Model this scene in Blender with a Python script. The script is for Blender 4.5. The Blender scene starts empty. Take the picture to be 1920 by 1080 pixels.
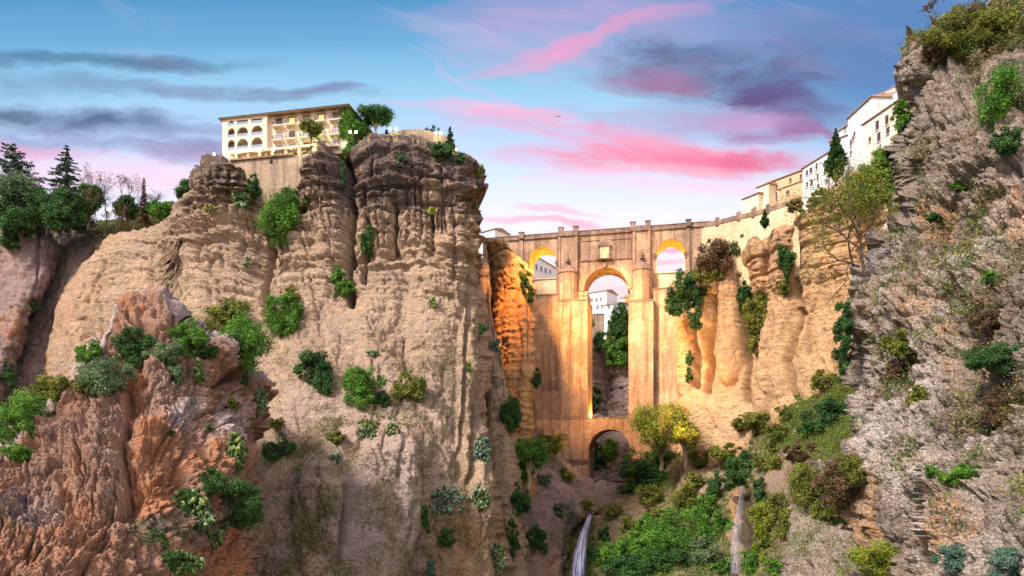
import bpy, math, random
import numpy as np
from mathutils import Vector, Matrix
sc = bpy.context.scene
COL = sc.collection
# ------------------------------------------------------------------ camera
F = 1280.0; CX = 960.0; HZ = 860.0          # level camera with a shifted lens
cam = bpy.data.cameras.new('camera'); cob = bpy.data.objects.new('camera', cam); COL.objects.link(cob)
cob.location = (0, 0, 0); cob.rotation_euler = (math.radians(90), 0, 0)
cam.sensor_width = 36; cam.lens = 24.0; cam.shift_y = (HZ-540)/1920.0
cam.clip_start = 0.5; cam.clip_end = 9000
sc.camera = cob
sc.render.resolution_x = 1024; sc.render.resolution_y = 576
sc.view_settings.view_transform = 'Standard'; sc.view_settings.look = 'None'
sc.view_settings.exposure = 0.92; sc.view_settings.gamma = 1
sc.cycles.use_denoising = True
sc.cycles.max_bounces = 5; sc.cycles.diffuse_bounces = 3; sc.cycles.glossy_bounces = 2
sc.cycles.transparent_max_bounces = 6; sc.cycles.caustics_reflective = False; sc.cycles.caustics_refractive = False
# ------------------------------------------------------------------ sun (last glow from the left behind the camera)
SUN_EL = math.radians(43); SUN_AZ = math.radians(-128)   # azimuth from +Y towards +X
sd = bpy.data.lights.new('sun', 'SUN'); sd.energy = 3.6; sd.angle = math.radians(11); sd.color = (1.0, 0.86, 0.74)
so = bpy.data.objects.new('sun', sd); COL.objects.link(so)
sdir = Vector((math.sin(SUN_AZ)*math.cos(SUN_EL), math.cos(SUN_AZ)*math.cos(SUN_EL), math.sin(SUN_EL)))
so.rotation_euler = sdir.to_track_quat('Z', 'Y').to_euler(); so.location = sdir*300
# ------------------------------------------------------------------ sky
def lin(r, g, b):
    f = lambda c: (c/255/12.92) if c/255 <= 0.04045 else ((c/255+0.055)/1.055)**2.4
    return (f(r), f(g), f(b), 1.0)
W = bpy.data.worlds.new('World'); sc.world = W; W.use_nodes = True
nt = W.node_tree; nt.nodes.clear()
class NB:
    def __init__(s, nt): s.nt = nt
    def n(s, t, **k):
        x = s.nt.nodes.new(t)
        for a, b in k.items(): setattr(x, a, b)
        return x
    def put(s, sock, v):
        if isinstance(v, bpy.types.NodeSocket): s.nt.links.new(v, sock)
        elif v is not None: sock.default_value = v
    def m(s, op, a, b=None, c=None, clamp=False):
        x = s.n('ShaderNodeMath', operation=op, use_clamp=clamp)
        for i, v in enumerate((a, b, c)): s.put(x.inputs[i], v)
        return x.outputs[0]
    def mix(s, f, a, b, mode='MIX'):
        x = s.n('ShaderNodeMix', data_type='RGBA', blend_type=mode)
        s.put(x.inputs[0], f); s.put(x.inputs[6], a); s.put(x.inputs[7], b)
        return x.outputs[2]
    def noise(s, vec, scale, detail=4, rough=0.55, dist=0.0, out=0):
        x = s.n('ShaderNodeTexNoise'); s.put(x.inputs['Vector'], vec)
        x.inputs['Scale'].default_value = scale; x.inputs['Detail'].default_value = detail
        x.inputs['Roughness'].default_value = rough; x.inputs['Distortion'].default_value = dist
        return x.outputs[out]
    def ss(s, v, a, b):
        x = s.n('ShaderNodeMapRange', interpolation_type='SMOOTHSTEP'); s.put(x.inputs[0], v)
        x.inputs[1].default_value = a; x.inputs[2].default_value = b
        return x.outputs[0]
    def comb(s, a, b, c):
        x = s.n('ShaderNodeCombineXYZ')
        for i, v in enumerate((a, b, c)): s.put(x.inputs[i], v)
        return x.outputs[0]
    def vm(s, op, a, b):
        x = s.n('ShaderNodeVectorMath', operation=op); s.put(x.inputs[0], a); s.put(x.inputs[1], b)
        return x.outputs[0]
    def ramp(s, v, pts):
        x = s.n('ShaderNodeValToRGB'); s.put(x.inputs[0], v); cr = x.color_ramp
        while len(cr.elements) > 1: cr.elements.remove(cr.elements[-1])
        cr.elements[0].position = pts[0][0]; cr.elements[0].color = pts[0][1]
        for p, c in pts[1:]:
            e = cr.elements.new(p); e.color = c
        return x.outputs[0]
N = NB(nt)
tc = N.n('ShaderNodeTexCoord').outputs['Generated']
sx = N.n('ShaderNodeSeparateXYZ'); N.put(sx.inputs[0], tc)
X_, Y_, Z_ = sx.outputs
az = N.m('ARCTAN2', X_, Y_)
hyp = N.m('SQRT', N.m('ADD', N.m('MULTIPLY', X_, X_), N.m('MULTIPLY', Y_, Y_)))
real_az = az; yc = N.m('MAXIMUM', Y_, 0.25); az = N.m('DIVIDE', X_, yc); el = N.m('DIVIDE', Z_, yc)
def sky_ae(px, py):
    return (px-CX)/F, (HZ-py)/F
SKY_K = 0.64
def sl(r, g, b): c = lin(r, g, b); return (c[0]*SKY_K, c[1]*SKY_K, c[2]*SKY_K, 1)
base = N.ramp(el, [(0.0, sl(225,195,190)), (0.24, sl(246,212,210)), (0.33, sl(238,228,240)), (0.40, sl(212,222,244)),
        (0.47, sl(178,204,236)), (0.54, sl(144,192,222)), (0.61, sl(102,162,202)), (0.68, sl(70,136,182)), (1.0, sl(60,104,156))])
# the blue is deeper towards the right
base = N.mix(N.m('MULTIPLY', N.ss(az, 0.15, 0.55), N.ss(el, 0.40, 0.56)), base, sl(84,124,174))
warp = N.noise(N.comb(N.m('MULTIPLY', az, 2.6), N.m('MULTIPLY', el, 5.5), 0.3), 1.6, 4, 0.6, 0, 1)
sw = N.n('ShaderNodeSeparateColor'); N.put(sw.inputs[0], warp)
azw = N.m('ADD', az, N.m('MULTIPLY', N.m('SUBTRACT', sw.outputs[0], 0.5), 0.16))
elw = N.m('ADD', el, N.m('MULTIPLY', N.m('SUBTRACT', sw.outputs[1], 0.5), 0.07))
wisp = N.noise(N.comb(N.m('MULTIPLY', azw, 2.4), N.m('MULTIPLY', N.m('ADD', elw, N.m('MULTIPLY', azw, 0.18)), 14.0), 1.7), 1.7, 7, 0.6, 0.6)
wisp2 = N.noise(N.comb(N.m('MULTIPLY', azw, 5.0), N.m('MULTIPLY', elw, 16.0), 5.2), 1.5, 6, 0.62, 0.3)
# px, py, rx, ry, tilt (up to the right +), colour, strength, edge noise
CL = [
 (200,60,520,40,0.0,(96,148,190),0.5,0.7),(150,118,330,16,0.02,(66,98,128),0.95,0.8),(420,165,260,14,-0.03,(112,134,164),0.8,1.0),(60,165,240,24,0.0,(98,128,158),0.7,1.0),
 (110,222,300,30,-0.04,(76,88,124),1.0,0.7),(330,245,230,16,-0.02,(128,132,172),0.7,1.0),(200,272,360,24,-0.06,(124,112,156),0.9,0.8),(420,300,200,20,-0.05,(160,140,182),0.8,0.9),
 (70,285,200,16,-0.1,(226,160,190),0.8,0.9),(590,160,80,12,0.0,(112,116,158),0.85,1.0),(170,340,430,36,0.0,(246,194,212),0.85,0.7),(480,350,260,24,0,(240,206,222),0.6,0.8),
 (960,20,260,40,0.05,(156,150,192),0.6,0.9),(1080,60,250,80,0.1,(196,160,202),0.6,0.7),(1060,92,150,20,0.35,(232,146,182),0.65,0.8),(1190,50,170,20,0.30,(216,150,190),0.6,0.9),(850,60,150,24,-0.3,(160,170,206),0.5,1.0),
 (1340,60,240,50,0.05,(150,134,180),0.45,0.8),(1530,95,180,70,-0.05,(98,112,158),0.45,0.6),(900,170,120,10,-0.5,(206,176,208),0.5,0.9),
 (1010,225,260,14,-0.10,(238,170,200),0.8,1.0),(1160,262,280,24,-0.12,(238,140,170),0.9,0.9),(1290,215,230,34,0.05,(170,118,162),0.75,0.8),
 (1240,300,280,34,0.0,(240,118,146),1.0,0.8),(1400,298,130,18,-0.03,(216,90,130),0.9,0.9),(1150,325,200,14,0.06,(244,176,192),0.7,0.9),
 (1350,135,210,54,-0.02,(84,70,112),1.0,0.7),(1215,150,110,22,-0.05,(158,78,124),0.8,0.8),(1460,180,150,46,-0.3,(88,70,118),1.0,0.6),(1500,235,60,22,-0.4,(112,86,140),0.8,0.9),(1390,225,130,14,-0.1,(196,140,182),0.6,1.0),
 (1470,255,110,16,-0.05,(160,88,138),0.9,1.0),(1330,350,260,16,0.0,(244,190,206),0.6,0.9),
 (1000,412,150,8,-0.05,(240,164,180),0.9,1.0),(1200,428,180,9,0.03,(240,170,188),0.8,1.0),(1060,395,90,6,-0.1,(236,160,182),0.6,1.1),(1150,545,120,10,0,(244,190,196),0.7,0.9),(1260,470,90,7,0,(232,150,176),0.9,0.8),(1250,498,90,6,0,(244,170,186),0.8,0.8),(1140,580,100,9,0,(240,196,184),0.6,0.9),
]
colr = base
for i, (px, py, rx, ry, tl, c, st, ed) in enumerate(CL):
    a0, e0 = sky_ae(px, py); k = 1.0
    ra = rx/F*k*k; re = ry/F*k
    da = N.m('SUBTRACT', azw, a0); de = N.m('SUBTRACT', N.m('SUBTRACT', elw, e0), N.m('MULTIPLY', da, tl))
    q1 = N.m('DIVIDE', da, ra); q2 = N.m('DIVIDE', de, re)
    d = N.m('ADD', N.m('MULTIPLY', q1, q1), N.m('MULTIPLY', q2, q2))
    w = wisp if i % 2 else wisp2
    f = N.m('ADD', N.m('SUBTRACT', 1.0, d), N.m('MULTIPLY', N.m('SUBTRACT', w, 0.5), 4.2*ed))
    f = N.m('MULTIPLY', N.ss(f, -0.7, 1.7), st)
    colr = N.mix(f, colr, sl(*c))
# faint streaks everywhere
colr = N.mix(N.m('MULTIPLY', N.ss(wisp, 0.5, 0.75), 0.12), colr, sl(214,188,216))
# the western sky behind the camera, still bright after sunset
west = N.m('MULTIPLY', N.ss(N.m('ABSOLUTE', real_az), 1.25, 2.3), N.ss(Z_, -0.05, 0.1))
colr = N.mix(west, colr, (0.98, 0.83, 0.80, 1))
bg = N.n('ShaderNodeBackground'); N.put(bg.inputs[0], colr); bg.inputs[1].default_value = 1.0
skt = N.n('ShaderNodeTexSky', sky_type='NISHITA'); skt.sun_disc = False; skt.sun_elevation = SUN_EL; skt.sun_rotation = SUN_AZ
bg2 = N.n('ShaderNodeBackground'); N.put(bg2.inputs[0], skt.outputs[0]); bg2.inputs[1].default_value = 0.008
ad = N.n('ShaderNodeAddShader'); N.put(ad.inputs[0], bg.outputs[0]); N.put(ad.inputs[1], bg2.outputs[0])
wo = N.n('ShaderNodeOutputWorld'); N.put(wo.inputs[0], ad.outputs[0])
W.cycles.sampling_method = 'MANUAL'; W.cycles.sample_map_resolution = 512

# ------------------------------------------------------------------ helpers
def P(px, py, Y): return np.array([(px-CX)/F*Y, Y, (HZ-py)/F*Y])
def tag(o, label=None, cat=None, group=None, kind=None):
    if label: o['label'] = label
    if cat: o['category'] = cat
    if group: o['group'] = group
    if kind: o['kind'] = kind
    return o
def thing(name, label, cat, loc=(0,0,0), rz=0, group=None):
    o = bpy.data.objects.new(name, None); COL.objects.link(o); o.empty_display_size = 0.5
    o.location = loc; o.rotation_euler = (0,0,rz); tag(o, label, cat, group); return o
def mesh_np(name, V, Fq, mat, parent=None, attrs=None, smooth=False, mi=None):
    """V (n,3); Fq list of face arrays (k,3|4)"""
    me = bpy.data.meshes.new(name); V = np.asarray(V, dtype=np.float32)
    if not isinstance(Fq, (list, tuple)): Fq = [Fq]
    Fq = [np.asarray(f, dtype=np.int32) for f in Fq if len(f)]
    nl = sum(f.size for f in Fq); nf = sum(len(f) for f in Fq)
    me.vertices.add(len(V)); me.vertices.foreach_set('co', V.ravel())
    me.loops.add(nl); me.loops.foreach_set('vertex_index', np.concatenate([f.ravel() for f in Fq]))
    me.polygons.add(nf); tot = np.concatenate([np.full(len(f), f.shape[1], dtype=np.int32) for f in Fq])
    st = np.concatenate([[0], np.cumsum(tot)[:-1]]).astype(np.int32)
    me.polygons.foreach_set('loop_start', st); me.polygons.foreach_set('loop_total', tot)
    if smooth: me.polygons.foreach_set('use_smooth', np.ones(nf, dtype=bool))
    if mi is not None: me.polygons.foreach_set('material_index', np.asarray(mi, dtype=np.int32))
    me.update(calc_edges=True); me.validate()
    if attrs:
        for k, (ty, arr) in attrs.items():
            a = me.attributes.new(k, ty, 'POINT')
            a.data.foreach_set('color' if ty == 'FLOAT_COLOR' else 'value', np.asarray(arr, dtype=np.float32).ravel())
    for m_ in (mat if isinstance(mat, (list, tuple)) else [mat]): me.materials.append(m_)
    o = bpy.data.objects.new(name, me); COL.objects.link(o)
    if parent: o.parent = parent
    return o
class MB:
    """collects boxes, tubes, prisms; one mesh object"""
    def __init__(s): s.v = []; s.f = []
    def add(s, vs, fs):
        b = len(s.v); s.v += [tuple(map(float, p)) for p in vs]; s.f += [tuple(b+i for i in f) for f in fs]
    def box(s, x0, x1, y0, y1, z0, z1, rz=0, c=None):
        vs = [(x0,y0,z0),(x1,y0,z0),(x1,y1,z0),(x0,y1,z0),(x0,y0,z1),(x1,y0,z1),(x1,y1,z1),(x0,y1,z1)]
        s.add(vs, [(0,3,2,1),(4,5,6,7),(0,1,5,4),(1,2,6,5),(2,3,7,6),(3,0,4,7)])
    def tube(s, pts, rad, n=6, cap=True):
        pts = [Vector(p) for p in pts]; base = len(s.v); up = None
        for i, p in enumerate(pts):
            d = (pts[min(i+1, len(pts)-1)]-pts[max(i-1, 0)]).normalized()
            if up is None: up = Vector((0,0,1)) if abs(d.z) < 0.9 else Vector((1,0,0))
            a = d.cross(up).normalized(); b = a.cross(d).normalized()
            up = b
            for k in range(n):
                t = 2*math.pi*k/n; q = p+(a*math.cos(t)+b*math.sin(t))*rad[i]; s.v.append(tuple(q))
        for i in range(len(pts)-1):
            for k in range(n):
                k2 = (k+1) % n; s.f.append((base+i*n+k, base+i*n+k2, base+(i+1)*n+k2, base+(i+1)*n+k))
        if cap: s.f.append(tuple(base+(len(pts)-1)*n+k for k in range(n)))
    def lathe(s, prof, c=(0,0,0), n=12, a0=0, a1=2*math.pi):
        base = len(s.v); full = abs(a1-a0-2*math.pi) < 1e-6; m = n if full else n+1
        for r, z in prof:
            for k in range(m):
                t = a0+(a1-a0)*k/n; s.v.append((c[0]+r*math.cos(t), c[1]+r*math.sin(t), c[2]+z))
        for i in range(len(prof)-1):
            for k in range(n):
                k2 = (k+1) % m if full else k+1
                s.f.append((base+i*m+k, base+i*m+k2, base+(i+1)*m+k2, base+(i+1)*m+k))
    def poly(s, pts2, y0, y1):
        """outline in x,z extruded along y"""
        n = len(pts2); base = len(s.v)
        for y in (y0, y1):
            for x, z in pts2: s.v.append((x, y, z))
        s.f.append(tuple(base+i for i in range(n))); s.f.append(tuple(base+n+i for i in reversed(range(n))))
        for i in range(n):
            j = (i+1) % n; s.f.append((base+i, base+n+i, base+n+j, base+j))
    def arch(s, x0, x1, z0, z1, xa, xb, zs, y0, y1, zb=None, n=18):
        """wall x0..x1, z0..z1 with an arched opening xa..xb springing at zs, its foot at zb"""
        zb = z0 if zb is None else zb; r = (xb-xa)/2; cx = (xa+xb)/2
        arc = [(cx-r*math.cos(math.pi*i/n), zs+r*math.sin(math.pi*i/n)) for i in range(n+1)]
        def quad(a, b, c, d): s.add([a, b, c, d], [(0,1,2,3)])
        for y, flip in ((y0, 0), (y1, 1)):
            Q = []
            if xa > x0: Q.append([(x0,z0),(xa,z0),(xa,z1),(x0,z1)])
            if x1 > xb: Q.append([(xb,z0),(x1,z0),(x1,z1),(xb,z1)])
            if zb > z0: Q.append([(xa,z0),(xb,z0),(xb,zb),(xa,zb)])
            for i in range(n):
                a, b = arc[i], arc[i+1]; Q.append([a, b, (b[0], z1), (a[0], z1)])
            for q in Q:
                q = q[::-1] if flip else q
                quad(*[(p[0], y, p[1]) for p in q])
        path = [(xa, zb)]+arc+[(xb, zb)]
        for a, b in zip(path[:-1], path[1:]): quad((a[0],y0,a[1]),(a[0],y1,a[1]),(b[0],y1,b[1]),(b[0],y0,b[1]))
        if zb > z0: quad((xa,y0,zb),(xb,y0,zb),(xb,y1,zb),(xa,y1,zb))
        quad((x0,y0,z1),(x1,y0,z1),(x1,y1,z1),(x0,y1,z1)); quad((x0,y1,z0),(x0,y0,z0),(x0,y0,z1),(x0,y1,z1))
        quad((x1,y0,z0),(x1,y1,z0),(x1,y1,z1),(x1,y0,z1))
    def ring(s, xa, xb, zs, w, y0, y1, n=18, leg=0):
        """an arch ring of width w around an opening"""
        r = (xb-xa)/2; cx = (xa+xb)/2
        pi_ = [(cx-r*math.cos(math.pi*i/n), zs+r*math.sin(math.pi*i/n)) for i in range(n+1)]
        po = [(cx-(r+w)*math.cos(math.pi*i/n), zs+(r+w)*math.sin(math.pi*i/n)) for i in range(n+1)]
        if leg: pi_ = [(xa, zs-leg)]+pi_+[(xb, zs-leg)]; po = [(xa-w, zs-leg)]+po+[(xb+w, zs-leg)]
        for i in range(len(pi_)-1):
            a, b, c, d = pi_[i], pi_[i+1], po[i+1], po[i]
            s.add([(p[0], y0, p[1]) for p in (a,b,c,d)]+[(p[0], y1, p[1]) for p in (a,b,c,d)],
                  [(0,1,2,3),(7,6,5,4),(0,4,5,1),(3,2,6,7)]+([(0,3,7,4)] if i == 0 else [])+([(1,5,6,2)] if i == len(pi_)-2 else []))
    def build(s, name, mat, parent=None, smooth=False):
        me = bpy.data.meshes.new(name); me.from_pydata(s.v, [], s.f); me.update()
        me.materials.append(mat)
        if smooth: me.polygons.foreach_set('use_smooth', [True]*len(me.polygons))
        o = bpy.data.objects.new(name, me); COL.objects.link(o)
        if parent: o.parent = parent
        return o
# ---- numpy noise
def _h(ix, iy, iz, seed):
    h = (ix.astype(np.int64)*374761393+iy.astype(np.int64)*668265263+iz.astype(np.int64)*2147483647+seed*1274126177) & 0xFFFFFFFF
    h = ((h ^ (h >> 13))*1274126177) & 0xFFFFFFFF
    h = ((h ^ (h >> 16))*2246822519) & 0xFFFFFFFF
    return ((h ^ (h >> 15)) & 0xFFFFFF)/float(0xFFFFFF)
def vn(p, seed=0):
    i = np.floor(p); f = p-i; f = f*f*f*(f*(f*6-15)+10); ix, iy, iz = [i[..., k].astype(np.int64) for k in range(3)]
    fx, fy, fz = f[..., 0], f[..., 1], f[..., 2]; r = 0
    for dz in (0, 1):
        for dy in (0, 1):
            for dx in (0, 1):
                w = (fx if dx else 1-fx)*(fy if dy else 1-fy)*(fz if dz else 1-fz)
                r = r+w*_h(ix+dx, iy+dy, iz+dz, seed)
    return r*2-1
def fbm(p, sc_, oct=4, gain=0.5, seed=0, ridged=False):
    p = np.asarray(p, dtype=np.float64)*np.asarray(sc_); a = 1.0; r = 0; tot = 0
    for o in range(oct):
        n = vn(p, seed+o*17)
        if ridged: n = 1-2*np.abs(n)
        r = r+n*a; tot += a; a *= gain; p = p*2.03+11.3
    return r/tot
def worley(p, sc_, seed=0):
    p = np.asarray(p, dtype=np.float64)*np.asarray(sc_); i = np.floor(p); best = np.full(p.shape[:-1], 9.0); sec = best.copy(); val = best*0
    for dx in (-1, 0, 1):
        for dy in (-1, 0, 1):
            for dz in (-1, 0, 1):
                c = i+np.array([dx, dy, dz]); a, b, e = [c[..., k].astype(np.int64) for k in range(3)]
                q = c+np.stack([_h(a, b, e, seed+k) for k in (1, 2, 3)], -1)
                d = np.sqrt(((p-q)**2).sum(-1)); v = _h(a, b, e, seed+9)
                m = d < best; sec = np.where(m, best, np.minimum(sec, d)); val = np.where(m, v, val); best = np.where(m, d, best)
    return best, sec, val
def smooth(a, b, x): t = np.clip((x-a)/(b-a), 0, 1); return t*t*(3-2*t)
def rbf(ctrl):
    c = np.array(ctrl, dtype=float); n = len(c); xy = c[:, :2]/100; A = np.zeros((n+3, n+3))
    A[:n, :n] = -np.linalg.norm(xy[:, None]-xy[None], axis=2); A[:n, n] = 1; A[:n, n+1:] = xy; A[n, :n] = 1; A[n+1:, :n] = xy.T
    w = np.linalg.solve(A, np.concatenate([c[:, 2], [0, 0, 0]]))
    def f(x, y):
        x = x/100; y = y/100; r = w[n]+w[n+1]*x+w[n+2]*y
        for k in range(n): r = r-w[k]*np.sqrt((x-xy[k, 0])**2+(y-xy[k, 1])**2+0.02)
        return r
    return f
def pdist(x, y, pl):
    best = np.full(x.shape, 1e9)
    for (ax, ay), (bx, by) in zip(pl[:-1], pl[1:]):
        dx, dy = bx-ax, by-ay; t = np.clip(((x-ax)*dx+(y-ay)*dy)/(dx*dx+dy*dy+1e-9), 0, 1)
        best = np.minimum(best, np.hypot(x-ax-t*dx, y-ay-t*dy))
    return best
def blob(x, y, cx, cy, rx, ry, soft=0.35):
    d = np.sqrt(((x-cx)/rx)**2+((y-cy)/ry)**2); return 1-smooth(1-soft, 1+soft, d)
# ------------------------------------------------------------------ materials
def mat(name, rough=0.9):
    m = bpy.data.materials.new(name); m.use_nodes = True; nt = m.node_tree
    b = nt.nodes['Principled BSDF']; b.inputs['Roughness'].default_value = rough
    b.inputs['Specular IOR Level'].default_value = 0.2
    return m, NB(nt), b
def simple(name, c, rough=0.85, var=0.12, scale=1.0, emit=None, es=0, bump=0, metal=0):
    m, n, b = mat(name, rough)
    tcn = n.n('ShaderNodeTexCoord').outputs['Object']
    nz = n.noise(tcn, scale, 5, 0.6)
    n.put(b.inputs['Base Color'], n.mix(n.ss(nz, 0.3, 0.7), (*[k*(1-var) for k in c], 1), (*[min(1, k*(1+var)) for k in c], 1)))
    b.inputs['Metallic'].default_value = metal
    if emit: b.inputs['Emission Color'].default_value = (*emit, 1); b.inputs['Emission Strength'].default_value = es
    if bump:
        bp = n.n('ShaderNodeBump'); bp.inputs['Strength'].default_value = bump; bp.inputs['Distance'].default_value = 0.1
        n.put(bp.inputs['Height'], nz); n.put(b.inputs['Normal'], bp.outputs[0])
    return m
def rock(name, c_a, c_b, c_red, c_dark, c_pale, c_green, s=1.0, bump=0.7, strata=0.0, speck=0.35):
    m, n, b = mat(name, 0.95)
    b.inputs['Specular IOR Level'].default_value = 0.08
    tcn = n.n('ShaderNodeTexCoord').outputs['Object']
    at = n.n('ShaderNodeAttribute'); at.attribute_name = 'mask'
    sp = n.n('ShaderNodeSeparateColor'); n.put(sp.inputs[0], at.outputs['Color'])
    red, dark, green, pale = sp.outputs[0], sp.outputs[1], sp.outputs[2], at.outputs['Alpha']
    big = n.noise(tcn, 0.07*s, 6, 0.6); med = n.noise(tcn, 0.5*s, 6, 0.65); fine = n.noise(tcn, 2.4*s, 5, 0.7)
    str_v = n.vm('MULTIPLY', tcn, (0.35, 0.35, 0.06)); streak = n.noise(str_v, 1.6*s, 6, 0.65, 0.4)
    bed = n.noise(n.vm('MULTIPLY', tcn, (0.05, 0.05, 1.0)), 1.1*s, 5, 0.7, 0.3)
    c = n.mix(n.ss(n.m('ADD', n.m('MULTIPLY', big, 0.5), n.m('MULTIPLY', med, 0.5)), 0.40, 0.60), (*c_a, 1), (*c_b, 1))
    fr = n.ss(n.m('ADD', red, n.m('MULTIPLY', n.m('SUBTRACT', med, 0.5), 1.5)), 0.3, 0.75); c = n.mix(fr, c, (*c_red, 1))
    fp = n.ss(n.m('ADD', pale, n.m('MULTIPLY', n.m('SUBTRACT', fine, 0.5), 2.2)), 0.35, 0.85); c = n.mix(fp, c, (*c_pale, 1))
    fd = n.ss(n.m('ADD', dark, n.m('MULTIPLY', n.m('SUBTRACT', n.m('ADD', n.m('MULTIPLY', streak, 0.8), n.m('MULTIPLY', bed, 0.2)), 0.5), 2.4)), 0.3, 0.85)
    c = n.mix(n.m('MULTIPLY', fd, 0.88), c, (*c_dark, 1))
    if strata: c = n.mix(n.m('MULTIPLY', n.ss(bed, 0.47, 0.66), n.m('ADD', strata*0.5, n.m('MULTIPLY', dark, strata*1.8), clamp=True)), c, (*[k*0.45 for k in c_dark], 1))
    fg = n.ss(n.m('ADD', green, n.m('MULTIPLY', n.m('SUBTRACT', med, 0.5), 1.9)), 0.4, 0.8); c = n.mix(fg, c, (*c_green, 1))
    vor = n.n('ShaderNodeTexVoronoi'); n.put(vor.inputs['Vector'], tcn); vor.inputs['Scale'].default_value = 1.5*s
    pit = n.ss(vor.outputs[0], 0.05, 0.42); xf = n.noise(tcn, 5.5*s, 4, 0.75)
    c = n.mix(n.m('MULTIPLY', n.ss(n.m('ADD', n.m('MULTIPLY', fine, 0.55), n.m('MULTIPLY', xf, 0.45)), 0.53, 0.64), speck), c, (*[k*0.55+0.01 for k in c_dark], 1))
    sf = n.m('ADD', 1-speck*0.5, n.m('MULTIPLY', n.ss(fine, 0.3, 0.7), speck))
    c = n.mix(1.0, c, n.comb(sf, sf, sf), 'MULTIPLY'); n.put(b.inputs['Base Color'], c)
    hgt = n.m('ADD', n.m('ADD', n.m('MULTIPLY', med, 1.6), n.m('MULTIPLY', n.m('ADD', fine, n.m('MULTIPLY', xf, 0.5)), 1.1)), n.m('MULTIPLY', pit, 0.5))
    hgt = n.m('ADD', hgt, n.m('MULTIPLY', bed, 0.9))
    bp = n.n('ShaderNodeBump'); bp.inputs['Strength'].default_value = bump; bp.inputs['Distance'].default_value = 0.9/s
    n.put(bp.inputs['Height'], hgt); n.put(b.inputs['Normal'], bp.outputs[0])
    return m
def leafmat(name, c1, c2, c3):
    m, n, b = mat(name, 0.75)
    at = n.n('ShaderNodeAttribute'); at.attribute_name = 'lv'
    v = at.outputs['Fac']
    c = n.ramp(v, [(0.0, (*c1, 1)), (0.5, (*c2, 1)), (1.0, (*c3, 1))])
    n.put(b.inputs['Base Color'], c)
    tr = n.n('ShaderNodeBsdfTranslucent'); n.put(tr.inputs[0], c)
    mx = n.n('ShaderNodeMixShader'); mx.inputs[0].default_value = 0.25
    n.put(mx.inputs[1], b.outputs[0]); n.put(mx.inputs[2], tr.outputs[0])
    out = [x for x in m.node_tree.nodes if x.type == 'OUTPUT_MATERIAL'][0]; n.put(out.inputs[0], mx.outputs[0])
    return m
M = {}
GR = (0.09, 0.11, 0.03)
M['tan'] = rock('conglomerate', (0.70,0.52,0.36), (0.54,0.41,0.32), (0.66,0.40,0.23), (0.16,0.13,0.135), (0.66,0.55,0.50), (0.14,0.11,0.075), 1.0, 1.1, 0.35, 0.5)
M['spur'] = rock('red_limestone', (0.46,0.27,0.19), (0.36,0.24,0.20), (0.52,0.24,0.125), (0.11,0.09,0.10), (0.58,0.51,0.52), GR, 1.6, 0.9, 0.0)
M['lime'] = rock('grey_limestone', (0.47,0.39,0.33), (0.31,0.26,0.22), (0.56,0.33,0.17), (0.08,0.07,0.07), (0.70,0.64,0.61), (0.13,0.11,0.05), 1.5, 1.0, 0.0, 0.4)
M['gold'] = rock('ochre_conglomerate', (0.68,0.45,0.24), (0.52,0.33,0.20), (0.62,0.33,0.13), (0.17,0.125,0.10), (0.66,0.50,0.34), (0.11,0.11,0.03), 1.0, 0.8, 0.15)
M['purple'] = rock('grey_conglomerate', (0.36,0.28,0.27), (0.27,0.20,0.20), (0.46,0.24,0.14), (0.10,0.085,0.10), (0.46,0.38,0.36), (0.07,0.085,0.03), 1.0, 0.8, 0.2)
M['valley'] = rock('valley_rock', (0.42,0.32,0.23), (0.30,0.235,0.17), (0.50,0.31,0.15), (0.08,0.07,0.05), (0.50,0.43,0.37), (0.10,0.125,0.03), 1.2, 0.9, 0.0)
LM = {
 'green': leafmat('leaves_green', (0.025,0.085,0.014), (0.085,0.22,0.028), (0.22,0.42,0.06)),
 'dark': leafmat('leaves_dark', (0.014,0.045,0.018), (0.040,0.115,0.032), (0.11,0.23,0.06)),
 'grey': leafmat('leaves_grey', (0.045,0.085,0.045), (0.12,0.20,0.10), (0.27,0.38,0.20)),
 'olive': leafmat('leaves_olive', (0.05,0.065,0.014), (0.15,0.18,0.03), (0.33,0.35,0.07)),
 'brown': leafmat('leaves_brown', (0.045,0.032,0.02), (0.12,0.08,0.045), (0.22,0.15,0.08)),
 'blue': leafmat('leaves_blue', (0.03,0.075,0.055), (0.09,0.18,0.13), (0.20,0.32,0.23)),
 'dry': leafmat('leaves_dry', (0.10,0.085,0.03), (0.24,0.20,0.08), (0.40,0.34,0.15)),
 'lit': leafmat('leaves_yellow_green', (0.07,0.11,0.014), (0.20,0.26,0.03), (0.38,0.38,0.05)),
 'cactus': leafmat('cactus_green', (0.035,0.075,0.025), (0.11,0.19,0.06), (0.28,0.36,0.12)),
 'fir': leafmat('needles', (0.015,0.040,0.028), (0.035,0.080,0.045), (0.08,0.15,0.07)),
}
M['bark'] = simple('bark', (0.10,0.07,0.05), 0.95, 0.4, 3.0)
M['palebark'] = simple('pale_bark', (0.42,0.36,0.28), 0.95, 0.3, 3.0)
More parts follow.
